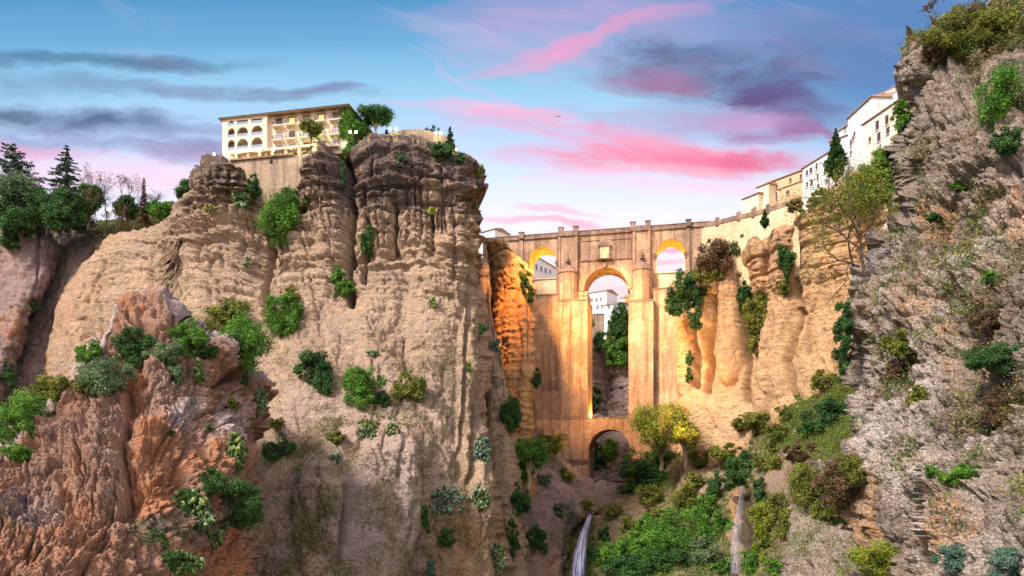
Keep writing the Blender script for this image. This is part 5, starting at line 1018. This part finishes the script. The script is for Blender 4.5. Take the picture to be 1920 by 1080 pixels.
#==PART3== plants
BG = 'bushes growing on the cliffs'
YB = {(1290,545): 250, (1268,572): 251, (1304,596): 244, (1338,482): 244, (1330,516): 243}
for px, py, w, h, k, lb in [
 (529,408,74,104,'green','wide green bush hanging in the recess left of the central cleft'),
 (543,366,36,34,'dark','small dark bush on top of the wide recess bush'),
 (480,352,26,60,'dark','dark shrub in the gully under the hotel foundation wall'),
 (640,533,40,78,'green','narrow green bush at the foot of the long vertical cleft'),
 (690,452,28,66,'dark','dark narrow shrub clinging to the cliff right of the central cleft'),
 (644,322,12,70,'dark','dark ivy strip in the cleft just under the hotel end'),
 (753,297,28,28,'grey','pale green shrub near the cliff top with a hanging root'),
 (570,379,14,14,'green','tiny round green bush under the barrel shaped rock'),
 (832,282,44,40,'dark','dark shrub filling the notch at the top right of the massif'),
 (864,297,30,20,'dark','low dark shrub on the right shoulder of the cliff top'),
 (811,246,26,22,'dark','round dark bush with a lamp inside it on the cliff top'),
 (890,386,12,10,'green','tiny green tuft on the right face of the massif'),
 (901,322,18,22,'lit','yellowish bush sticking out at the upper right cliff edge'),
 (534,588,76,82,'green','round bright green bush beside the dark crevice'),
 (540,558,46,34,'olive','light olive bush capping the bright green one'),
 (434,600,100,72,'olive','olive bush with a visible grey branch above the red spur'),
 (466,640,94,104,'green','big green bush right of the olive one at the spur end'),
 (356,635,66,58,'green','green bush between the spur boulder and the olive bush'),
 (388,656,34,30,'dark','small dark bush right below the boulder gap bush'),
 (588,692,70,72,'dark','dark green bush alone in the middle of the pale slope'),
 (606,725,40,42,'dark','lower dark bush touching the lone slope bush'),
 (684,726,86,86,'green','large vivid green bush on the pale bulge'),
 (768,730,58,70,'olive','yellow green bush right of the vivid green one'),
 (718,748,34,34,'dark','dark bush squeezed between two larger green bushes'),
 (522,848,52,66,'dark','dark green bush in the groove between spur and pale slope'),
 (520,795,24,30,'olive','little yellow green sprig above the groove bush'),
 (400,905,52,52,'dark','dark bush above the cactus clump on the lower spur'),
 (447,950,84,92,'dark','dark green rounded bush right of the cactus clump'),
 (32,790,92,110,'green','bright green bush at the left edge of the spur'),
 (32,850,52,50,'green','lower bright bush under the left edge bush'),
 (96,735,64,74,'olive','soft olive green bush on the left shoulder of the spur'),
  (160,720,50,40,'olive','olive bush squeezed between the shoulder bush and the grey green one'),
 (330,700,40,30,'grey','grey low bush under the two boulder bushes'),
 (350,945,50,60,'dark','dark bush mixed into the cactus clump on the lower spur'),
 (300,1010,50,30,'dark','low dark bush in the hollow of the lower spur'),
 (330,1050,70,40,'dark','dark bush behind the broad prickly pear at the bottom'),
 (62,762,40,44,'green','green bush between the edge bush and the olive shoulder bush'),
 (190,706,92,84,'grey','grey green twiggy bush on the spur left of the overhang'),
 (250,650,80,68,'dark','dark green bush in front of the spur boulder'),
 (306,664,66,50,'grey','dull grey green bush right of the boulder front bush'),
 (165,662,50,44,'green','green bush against the tan wall left of the boulder'),
 (457,713,20,20,'dark','small dark tuft under the rock overhang'),
 (392,803,24,12,'dark','small dark tuft on the lower orange rock'),
 (322,812,16,10,'dark','tiny tuft on the orange rock face'),
 (62,571,36,22,'dark','dark bush in the cleft of the far left block'),
 (20,442,46,44,'dark','dark shrub at the top of the far left block'),
 (58,420,50,24,'olive','low scrub over the far left block'),
 (18,700,26,70,'dark','dark ivy deep in the left crevice'),
 (626,818,44,26,'olive','flat olive scrub bush on the slope ledge'),
 (690,800,54,28,'olive','twiggy olive scrub bush above the pale cactus'),
 (834,1010,42,34,'dark','dark bush on the orange patch at the bottom'),
 (810,1068,30,34,'blue','bluish bush at the bottom edge left of the orange patch'),
 (798,975,22,60,'dark','dark ivy in the bottom crevice of the massif'),
 (880,690,12,22,'green','tiny green tuft on the fluted right face'),
 (905,612,14,30,'dark','dark tuft in the slot left of the rock pillar'),
 (928,652,28,32,'blue','bluish green bush at the foot of the black slot'),
 (956,776,46,66,'dark','dark open bush at the base of the rock pillar'),
 (980,868,64,74,'green','leafy green bush below the left bridge pier'),
 (974,938,40,84,'dark','dark creeper hanging down beneath the leafy bush'),
 (1028,832,66,46,'olive','olive bush on the slope beside the left pier'),
 (1007,708,20,38,'dark','dark bush between the rock pillar and the bridge pier'),
 (984,522,20,50,'dark','dark ivy on the right shoulder of the rock pillar'),
 (994,552,16,40,'dark','lower ivy hanging down to the bridge from the pillar'),
 (1230,866,130,70,'dark','dark green bush mass beneath the yellow lit tree'),
 (1206,900,96,64,'dark','dark bush right of the lower bridge arch'),
 (1290,545,64,78,'dark','dark ivy on top of the rock beside the right pier'),
 (1268,572,44,46,'dark','dark ivy tip touching the right bridge pier'),
 (1304,596,26,56,'dark','dark ivy hanging into the gap between rock fingers'),
 (1338,482,66,66,'brown','reddish brown bush under the right side arch wall'),
 (1384,464,60,42,'dark','dark green bush right of the reddish one'),
 (1330,516,60,30,'olive','low brown scrub above the rock fingers'),
 (1420,588,54,96,'olive','olive bush in the cleft of the ochre cliff'),
 (1412,638,30,62,'olive','narrow olive bush lower in the same cleft'),
 (1392,548,32,76,'dark','dark ivy in the cleft left of the olive bush'),
 (1474,488,30,80,'dark','dark ivy strip on the upper ochre cliff'),
 (1470,532,26,40,'olive','olive tuft below the ivy strip'),
 (1294,668,18,34,'dark','small dark bush in the gap of the rock fingers'),
 (1292,702,14,34,'dark','tiny dark bush under the gap bush'),
 (1652,310,64,66,'green','bright green ivy mound below the cream house'),
 (1622,352,70,70,'green','deep green ivy slope left of the grey cliff'),
 (1660,365,36,70,'dark','dark ivy pressed to the grey cliff edge'),
 (1540,375,60,36,'olive','olive bush under the white two storey house'),
 (1490,388,50,24,'brown','reddish dry bush under the ochre house'),
 (1582,605,36,80,'dark','dark ivy at the edge of the grey cliff'),
 (1584,680,36,100,'dark','lower dark ivy along the grey cliff edge'),
 (1552,778,90,56,'dark','dark green bush on the grassy slope'),
 (1518,805,40,36,'dark','smaller dark bush at the foot of the slope bush'),
 (1545,712,50,44,'olive','thin olive shrub in front of the golden wall'),
 (1575,905,90,90,'brown','big brown twiggy bush left of the grey cliff'),
 (1520,905,80,80,'olive','olive scrub bush beside the brown twiggy one'),
 (1460,820,60,50,'olive','yellow olive bush on the middle of the slope'),
 (1388,795,36,36,'olive','small olive bush at the foot of the ochre cliff'),
 (1398,878,70,66,'dark','dark ivy clump over the second waterfall'),
 (1424,920,28,60,'dark','dark ivy hanging right of the second waterfall'),
 (1344,918,32,76,'dark','dark ivy hanging left of the second waterfall'),
 (1370,905,30,24,'dark','dark ivy bridging to the waterfall top'),
 (1150,960,40,28,'olive','olive bush on the rock lip right of the stream'),
 (1100,945,30,20,'olive','small olive bush where the stream leaves the arch'),
 (1050,960,40,30,'grey','grey green scrub bush on the pink slope above the first waterfall'),
 (1010,1010,40,50,'dark','dark scrub bush low on the pink slope'),
 (960,1010,30,70,'dark','dark creeper in the bottom gully left of the pink slope'),
 (1215,985,50,44,'green','green creeper hanging over the brown rock face'),
 (1120,1050,44,60,'dark','dark creeper touching the right side of the first waterfall'),
 (1180,985,40,30,'olive','olive tuft bush on the rock face over the lower thicket'),
 (1235,960,60,36,'olive','flat olive bush over the orange patch'),
 (1320,960,60,60,'green','green creeper in the upper part of the lower thicket'),
 (1360,850,70,40,'olive','olive bush on the path edge above the ivy clump'),
 (1310,860,50,36,'olive','olive bush right under the lit trees'),
 (1470,985,50,60,'olive','olive creeper on the left side of the pale outcrop'),
 (1555,960,80,50,'olive','olive mat bush under the big brown bush'),
 (1600,880,60,60,'olive','olive scrub bush squeezed against the orange rock edge'),
 (1420,790,70,40,'olive','wide olive bush at the upper edge of the grassy slope'),
 (1060,890,40,26,'olive','low olive bush beside the left base of the bridge'),
 (1020,900,30,26,'grey','grey tuft bush on the slope under the left pier'),
 (1185,1068,110,50,'dark','dark creeper along the bottom edge between the two falls'),
 (1225,1030,90,70,'green','leafy creeper left of the largest thicket bush'),
 (1340,990,60,70,'green','creeper just left of the second fall'),
 (1300,905,50,40,'olive','olive creeper on the rock step left of the ivy clump'),
 (1415,1050,50,60,'green','creeper at the foot of the moss strip'),
 (1480,770,60,30,'olive','low olive bush high on the grassy slope'),
 (1440,870,50,40,'olive','olive bush right above the ivy clump'),
 (1500,850,70,40,'brown','brown bush on the grassy slope above the outcrop'),
 (1200,1020,60,56,'green','green bush on the rock right of the first waterfall'),
 (1240,990,50,60,'green','light green bush above the lower thicket'),
 (1270,1000,110,110,'green','largest green bush of the lower thicket'),
 (1290,940,56,60,'olive','olive bush at the top of the lower thicket'),
 (1250,1055,110,56,'dark','dark bush at the bottom of the lower thicket'),
 (1160,1045,80,74,'green','round green bush right of the first waterfall'),
 (1133,1005,22,44,'dark','narrow dark bush at the brink of the first waterfall'),
 (1320,1040,54,70,'grey','grey green bush left of the second waterfall foot'),
 (1356,1064,54,30,'green','low bush at the foot of the second waterfall'),
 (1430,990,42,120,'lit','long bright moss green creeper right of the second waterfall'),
 (1458,948,38,50,'olive','olive bush at the top of the moss creeper'),
 (1460,1062,46,36,'green','fresh green bush at the bottom between two rocks'),
 (1220,930,60,44,'olive','olive bush above the orange patch of the lower slope'),
 (1875,190,92,110,'green','large bright green bush high on the grey cliff'),
 (1890,262,60,44,'dark','dark green lower part bush under the large cliff bush'),
 (1694,224,44,64,'green','vivid bush at the edge of the grey cliff beside the houses'),
 (1800,70,130,76,'olive','olive scrub bush crowning the grey cliff'),
 (1880,45,90,60,'olive','olive bush at the top right corner'),
 (1745,90,56,60,'brown','brownish scrub at the upper left tip of the grey cliff'),
 (1800,350,44,18,'green','small green strip bush in the middle of the grey cliff'),
 (1750,408,44,20,'dark','dark small bush under the strip bush'),
 (1858,522,34,26,'green','small vivid green bush at mid right'),
 (1805,892,90,46,'green','wide green bush low on the grey cliff'),
 (1745,880,26,26,'green','small vivid bush left of the wide low one'),
 (1866,668,104,56,'dark','dark leafy bush at right middle height'),
 (1655,1046,130,72,'lit','bright yellow green bush at the bottom in front of the cliff'),
 (1800,1052,110,56,'blue','bluish grey bush in the bottom right foreground'),
 (1890,1056,90,50,'blue','paler bluish bush in the bottom right corner'),
 (1748,795,12,10,'green','tiny vivid green tuft on bare rock'),
 (1690,645,60,54,'olive','olive dry bush high on the cliff edge'),
 (1680,700,60,50,'brown','brown dry bush just under the higher one'),
 (1850,600,70,44,'brown','brown scrub bush at right above the dark leafy one'),
 (1880,770,80,80,'brown','dense brown scrub bush at the right edge'),
 (1715,740,36,44,'olive','olive tuft bush above the carved steps'),
 (1108,608,16,18,'dark','tiny bush below the wall behind the bridge'),
 ]:
    bush(px, py, w, h, k, lb, group=BG, Y=YB.get((px, py)))
bush(1128,640,34,40,'dark','dark tree crown shaped bush behind the bridge left of the green slope', group='bushes behind the bridge')
bush(1162,600,46,60,'dark','dark green thicket on the slope behind the bridge', group='bushes behind the bridge')
bush(1155,660,52,60,'green','green bush on the slope behind the bridge', group='bushes behind the bridge')
bush(1116,752,24,50,'dark','dark bush at the bottom of the main arch view', group='bushes behind the bridge')
bush(1118,860,34,70,'dark','dark bush in the left half of the lower arch', group='bushes behind the bridge')
bush(1142,846,40,44,'green','green bush in the middle of the lower arch', group='bushes behind the bridge')
for px, py, w, h, k, lb in [
 (455,378,30,34,'grey','pale prickly pear on the ledge of the left rock tower'),
 (392,392,28,10,'olive','low prickly pear on the narrow ledge left of the pale one'),
 (464,495,14,26,'grey','small prickly pear hanging on the tan wall'),
 (492,752,24,46,'grey','bluish prickly pear on the grey groove edge'),
 (447,846,34,70,'cactus','tall yellow green prickly pear on the spur side'),
 (375,700,16,50,'cactus','thin prickly pear on the upper spur'),
 (364,948,64,60,'cactus','yellow green prickly pear clump on the lower spur'),
 (384,975,50,34,'grey','grey prickly pear under the yellow clump'),
 (404,1008,38,26,'cactus','small prickly pear low on the spur'),
 (333,1056,110,48,'cactus','broad prickly pear at the bottom of the spur'),
 (689,812,30,30,'grey','pale prickly pear on the slope ledge'),
 (738,806,30,22,'cactus','yellowish prickly pear right of the ledge scrub'),
 (631,860,26,16,'blue','spiky agave on the pale slope'),
 (905,846,34,54,'blue','blue prickly pear on the fluted right flank'),
 (838,938,64,58,'blue','large blue grey prickly pear at the bottom of the flutes'),
 (902,932,36,42,'grey','pale prickly pear right of the large blue one'),
 (931,1050,36,64,'grey','pale prickly pear at the bottom right of the massif'),
 (812,568,14,20,'cactus','tiny prickly pear on the massif wall'),
 (808,398,24,14,'olive','tiny prickly pear at the top of a crack'),
 (700,662,30,10,'grey','small agave group on the pale slope'),
 (440,756,26,16,'olive','small agave near the overhang'),
 ]:
    pear(px, py, w, h, k, lb)
# --- trees
TG = 'park trees on the left skyline'
conifer('cedar', 'tall broad cedar at the left edge of the skyline', 28, 440, 279, 110, 236, 'fir', TG, droop=0.05, bare=0.3, tiers=22, flat=True, dens=3.4)
conifer('fir_tree', 'pointed fir tree standing highest on the left skyline', 125, 430, 271, 100, 240, 'fir', TG, droop=0.12, bare=0.05, tiers=26, dens=3.2)
for a in [
 ('broadleaf_tree','grey green leafy tree under the cedar',38,445,318,92,230,'grey',0.15),('broadleaf_tree','dark green tree left of the fir',88,440,345,74,228,'dark',0.15),
 ('broadleaf_tree','dark green tree at the left edge under the cedar',-4,450,330,70,228,'dark',0.2),
 ('broadleaf_tree','green tree right below the fir',128,440,345,66,226,'dark',0.15),('broadleaf_tree','dark purple green tree right of the fir',166,430,334,56,236,'dark',0.15),
 ('broadleaf_tree','low dark tree in front of the fir',112,455,375,60,222,'dark',0.15),('broadleaf_tree','small dark tree right of the reddish conifer',290,420,372,34,232,'dark',0.2),
 ('broadleaf_tree','green tree on the slope left of the rock tower',312,436,374,58,226,'green',0.2),('broadleaf_tree','dark tree behind the left rock tower',347,400,326,36,222,'dark',0.2),
 ('broadleaf_tree','dark green small tree behind the bare trees',240,430,362,46,242,'dark',0.2),('broadleaf_tree','low grey green tree at the left under the dark edge tree',40,460,385,70,222,'dark',0.15)]:
    tree(a[0], a[1], a[2], a[3], a[4], a[5], a[6], a[7], TG, a[8], dens=1.6)
for a in [(160,420,104,238,'leafless pale tree just right of the fir'),(196,435,110,236,'thin leafless tree with an orange lamp beside it'),(224,430,114,238,'thin bare tree in the middle of the left skyline'),
          (250,432,116,238,'tallest bare tree beside the reddish conifer'),(178,440,80,230,'short bare brown tree left of the lamp'),(214,445,70,228,'short bare brown tree right of the lamp')]:
    twig_tree('bare_tree', a[4], a[0], a[1], a[2], a[3], 'brown', depth=4, nleaf=1100, group=TG, spread=0.42, up=0.45, L0=0.36, rad=0.012, shrink=0.70, lsize=0.42, cl=0.28)
conifer('dry_conifer', 'narrow reddish brown dry conifer on the left skyline', 270, 425, 334, 24, 232, 'brown', TG, droop=0.1, bare=0.1, tiers=22, dens=0.8)
tree('broadleaf_tree', 'tree with a round open crown beside the hotel', 704, 262, 193, 70, 204, 'dark', None, 0.3, 'palebark', 1.3, thr=0.0, leaf=0.9)
tree('broadleaf_tree', 'green tree standing in front of the hotel facade', 583, 275, 224, 46, 197, 'olive', 'trees by the hotel', 0.3, dens=2.2)
tree('broadleaf_tree', 'leafy tree glowing green beside the ivy covered hotel end', 672, 262, 226, 34, 203, 'green', 'trees by the hotel', 0.2, dens=2)
conifer('fir_tree', 'small dark fir at the right end of the cliff top', 844, 285, 238, 26, 202, 'fir', None, droop=0.1, bare=0.1, tiers=12, dens=1.4)
conifer('cypress', 'slim young cypress near the double lamp on the cliff top', 725, 262, 244, 8, 205, 'fir', None, tiers=9, columnar=True, bare=0.1)
conifer('cypress', 'short cypress between the hotel end and the round crowned tree', 687, 262, 250, 8, 204, 'fir', None, tiers=9, columnar=True, bare=0.1)
conifer('cypress', 'tall dark cypress in front of the white houses', 1567, 340, 241, 40, 212, 'dark', None, tiers=30, columnar=True, bare=0.03, dens=2.4)
conifer('cypress', 'small dark cypress at the foot of the road wall', 1434, 428, 394, 15, 229, 'dark', None, tiers=14, columnar=True, bare=0.05, dens=1.5)
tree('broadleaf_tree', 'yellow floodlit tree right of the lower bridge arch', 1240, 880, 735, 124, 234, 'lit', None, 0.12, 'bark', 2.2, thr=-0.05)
tree('broadleaf_tree', 'shorter green yellow tree right of the floodlit one', 1286, 875, 768, 56, 230, 'olive', None, 0.15, 'bark', 1.8, thr=-0.05)
tree('broadleaf_tree', 'pale flowering tree at the base of the rock pillar', 992, 915, 815, 84, 208, 'green', None, 0.25, 'palebark', 1.8)
YT_ = surf(1618, 515, 8)
twig_tree('leaning_tree', 'leaning half bare tree reaching over the gorge from the grey cliff', 1622, 515, 270, YT_-1, 'olive', lean=(-0.35,-0.1,0.8), depth=5, nleaf=5200, spread=0.50, up=0.14, L0=0.24, rad=0.013, lsize=0.8, shrink=0.74, cl=0.42)
twig_tree('leaning_tree', 'bare branches drooping left from the grey cliff', 1612, 500, 190, YT_-2, 'olive', lean=(-0.95,-0.1,0.1), depth=5, nleaf=700, spread=0.45, up=-0.02, L0=0.24, rad=0.012, lsize=0.8, shrink=0.72, cl=0.6)
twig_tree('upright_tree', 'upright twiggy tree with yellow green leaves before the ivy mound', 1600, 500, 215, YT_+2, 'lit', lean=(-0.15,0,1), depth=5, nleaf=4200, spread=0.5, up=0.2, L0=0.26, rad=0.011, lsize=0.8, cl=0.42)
for px, py, h, lb in ((1762,40,60,'bare sapling sticking up at the upper left of the grey cliff'),(1690,1010,0,'')):
    if h: twig_tree('sapling', lb, px, py, h, 100, 'brown', lean=(-0.35,0,1), depth=4, nleaf=160, spread=0.5, up=0.2, L0=0.34, rad=0.010, lsize=1.2)
twig_tree('twiggy_shrub', 'leafless arching shrub on the slope before the golden wall', 1548, 745, 60, 188, 'olive', depth=4, nleaf=260, spread=0.7, up=0.25, L0=0.3, rad=0.012, lsize=0.8, cat='bush')
# ivy on the end of the hotel
ivy = thing('ivy', 'dense green ivy covering the right end wall of the hotel', 'ivy', (HB[0], HB[1], HZB), ha)
rng = np.random.default_rng(5); n = 5200; p = np.stack([0.4+rng.random(n)*0.5, 1.0+rng.random(n)*16, rng.random(n)*12.6], -1)
p2 = np.stack([-3.2+3.6*rng.random(n//3)**0.6, 0.6+rng.random(n//3)*0.4, rng.random(n//3)*12.8], -1); k = fbm(p2, 0.5, 2, 0.5, 3) > -0.1-0.15*(p2[:, 0]+1.5); p2 = p2[k]
p = np.concatenate([p, p2]); nr = np.array([0.6, -0.5, 0.2])+rng.normal(size=p.shape)*0.4; nr /= np.linalg.norm(nr, axis=1, keepdims=True)
leaf_mesh('foliage', p, nr, np.full(len(p), 0.33), np.clip(0.5+0.5*fbm(p, 0.6, 3, 0.5, 7)+0.15*rng.normal(size=len(p)), 0, 1), LM['green'], ivy, rng=rng)
# --- uncountable ground cover
def scrub(name, mname, dens, n, kinds, size, label, per=12, hgt=1.0):
    Pn, mk, x, y = MASS[mname]; w = np.clip(dens(Pn, x, y, mk), 0, None)*(np.roll(Pn, 1, 0)[..., 2]-Pn[..., 2] > -9); w[:1] = 0; w = w.ravel(); Q = Pn.reshape(-1, 3)
    nb = np.random.default_rng(len(name)*7+n); k = nb.choice(len(Q), n, p=w/w.sum()); c = Q[k]; s = size*(0.45+1.1*nb.random(n)**2)
    i = np.repeat(np.arange(n), per); off = nb.normal(size=(n*per, 3))*np.array([0.5, 0.35, 0.36*hgt])*s[i][:, None]; off[:, 1] -= 0.2*s[i]; off[:, 2] += 0.2*s[i]
    pos = c[i]+off; nr = nb.normal(size=pos.shape)*0.7+[0,-0.5,0.6]; nr /= np.linalg.norm(nr, axis=1, keepdims=True); kk = nb.integers(len(kinds), size=n)
    lv = np.clip(nb.random(n)[i]*0.7+0.3*nb.random(n*per), 0, 1)
    for q, kd in enumerate(kinds):
        m_ = kk[i] == q
        if m_.sum(): o = leaf_mesh(name, pos[m_], nr[m_], (0.075*s[i][m_]+0.02), lv[m_], LM[kd], rng=nb); tag(o, label+{'olive':' olive','brown':' brown','dry':' straw coloured','green':' green','dark':' dark green','grey':' grey green','lit':' yellow green'}[kd], 'scrub', None, 'stuff')
nf = lambda P_, s, sd_: smooth(-0.05, 0.35, fbm(P_, s, 3, 0.55, sd_))
scrub('dry_scrub', 'cliff_right_near', lambda P_, x, y, mk: (0.10+mk[..., 2])*nf(P_, 0.13, 3)+2.0*smooth(120, 60, y), 4600, ['brown','olive','dry','dark','olive'], 1.25, 'patches of low scrub over the near grey cliff,', 60)
scrub('dry_scrub', 'cliff_main', lambda P_, x, y, mk: smooth(560, 760, y)*smooth(450, 560, x)*smooth(880, 820, x)*nf(P_, 0.12, 4)+0.25*blob(x, y, 575, 1010, 70, 90)*nf(P_, 0.2, 4)+0.5*nf(P_, 0.12, 4)*smooth(280, 262, y)+0.3*blob(x,y,140,470,40,60), 6500, ['brown','brown','dry','brown','olive'], 1.0, 'thin dry scrub scattered over the massif,', 18)
scrub('dry_scrub', 'cliff_main', lambda P_, x, y, mk: smooth(620, 700, y)*smooth(500, 560, x)*smooth(940, 900, x)*(1-0.8*blob(x, y, 715, 985, 85, 120))*nf(P_, 0.25, 14), 700, ['brown','dark','olive'], 1.7, 'small tufts on the lower massif,', 40)
scrub('grass', 'slope_right', lambda P_, x, y, mk: np.clip(mk[..., 2]-0.15, 0, 1)*(1-blob(x, y, 1390, 990, 26, 100)), 7500, ['olive','dry','green','lit','green','dark'], 1.9, 'grass and weeds on the lower right slope,', 26)
scrub('dry_scrub', 'outcrop', lambda P_, x, y, mk: smooth(1000, 900, y)+0.5*nf(P_, 0.2, 3)+0.05, 1300, ['olive','brown','olive','green'], 1.2, 'scrub on the pale outcrop,', 26)
scrub('grass', 'cliff_right_far', lambda P_, x, y, mk: smooth(440, 380, y)*smooth(1440, 1500, x)*3+smooth(780, 815, y)+0.5*nf(P_, 0.1, 3)*smooth(520, 430, y)+0.02, 1800, ['olive','dry','brown','green'], 1.1, 'grass and scrub on the ochre cliff,', 12)
scrub('dry_scrub', 'slope_under_bridge', lambda P_, x, y, mk: nf(P_, 0.12, 6)+0.1, 3000, ['brown','olive','dry','grey'], 1.1, 'thin scrub on the slope under the bridge,', 20)
scrub('dry_scrub', 'spur_left', lambda P_, x, y, mk: np.clip(mk[..., 2]+0.3*mk[..., 3], 0, 1)*nf(P_, 0.3, 6)+blob(x, y, 300, 1000, 50, 30)+0.01, 900, ['dark','brown','olive','grey'], 0.6, 'small scrub between the spur rocks,', 10)
scrub('undergrowth', 'slope_left', lambda P_, x, y, mk: smooth(560, 450, y)+0.1, 3800, ['brown','brown','dark','olive','green'], 2.4, 'undergrowth below the park trees,', 12, 1.4)
scrub('undergrowth', 'cliff_far_left', lambda P_, x, y, mk: smooth(470, 420, y)+0.02, 700, ['brown','dark','olive'], 1.5, 'undergrowth on the far left block,', 12)
scrub('undergrowth', 'gorge_behind', lambda P_, x, y, mk: np.clip(mk[..., 2], 0, 1)+0.02, 2200, ['green','dark','olive'], 2.0, 'undergrowth on the slope behind the bridge,', 12)
# dry grass on the ledge above the small arch
rng = np.random.default_rng(9); n = 900; p = np.array([bw(bx(1102)+(bx(1180)-bx(1102))*a, -2.3+9*b_, z786+0.1+0.9*c_*c_) for a, b_, c_ in rng.random((n, 3))]); nr = rng.normal(size=p.shape); nr /= np.linalg.norm(nr, axis=1, keepdims=True)
o = leaf_mesh('grass', p, nr, np.full(n, 0.42), rng.random(n), LM['dry'], aspect=0.25, rng=rng); tag(o, 'dry golden grass on the ledge between the bridge piers', 'grass', None, 'stuff')
# carved steps low on the near cliff
stp = thing('rock_steps', 'worn steps cut into the lower part of the grey cliff', 'steps', tuple(P(1735, 1000, surf(1735, 1000))))
s0 = P(1735, 1000, surf(1735, 1000)); b = MB()
for k in range(12):
    py = 1004-k*11.5; px = 1738-2.5*math.sin(k*0.9)-0.5*k; Ys = surf(px, py, 3); c = P(px, py, Ys)-s0; w_ = (0.95-0.035*k)*(0.8+0.25*math.sin(k*2.3)**2); b.box(c[0]-w_, c[0]+w_, c[1]+0.12, c[1]+1.2, c[2]-0.09-0.03*math.sin(k), c[2]-0.01*k)
b.build('treads', M['lime'], stp)
# a bird in the sky
bt = MB(); bt.add([(-0.9,0,0.25),(0,-0.2,0),(0.9,0,0.25),(0,0.25,0),(0,0,-0.12),(0,0.6,0.0)],[(0,1,3),(1,2,3),(0,4,1),(1,4,2),(3,4,0),(2,4,3),(3,5,4)])
o = bt.build('bird', M['dark']); o.location = tuple(P(1047, 219, 190)); tag(o, 'tiny dark bird gliding in front of the pink clouds', 'bird')
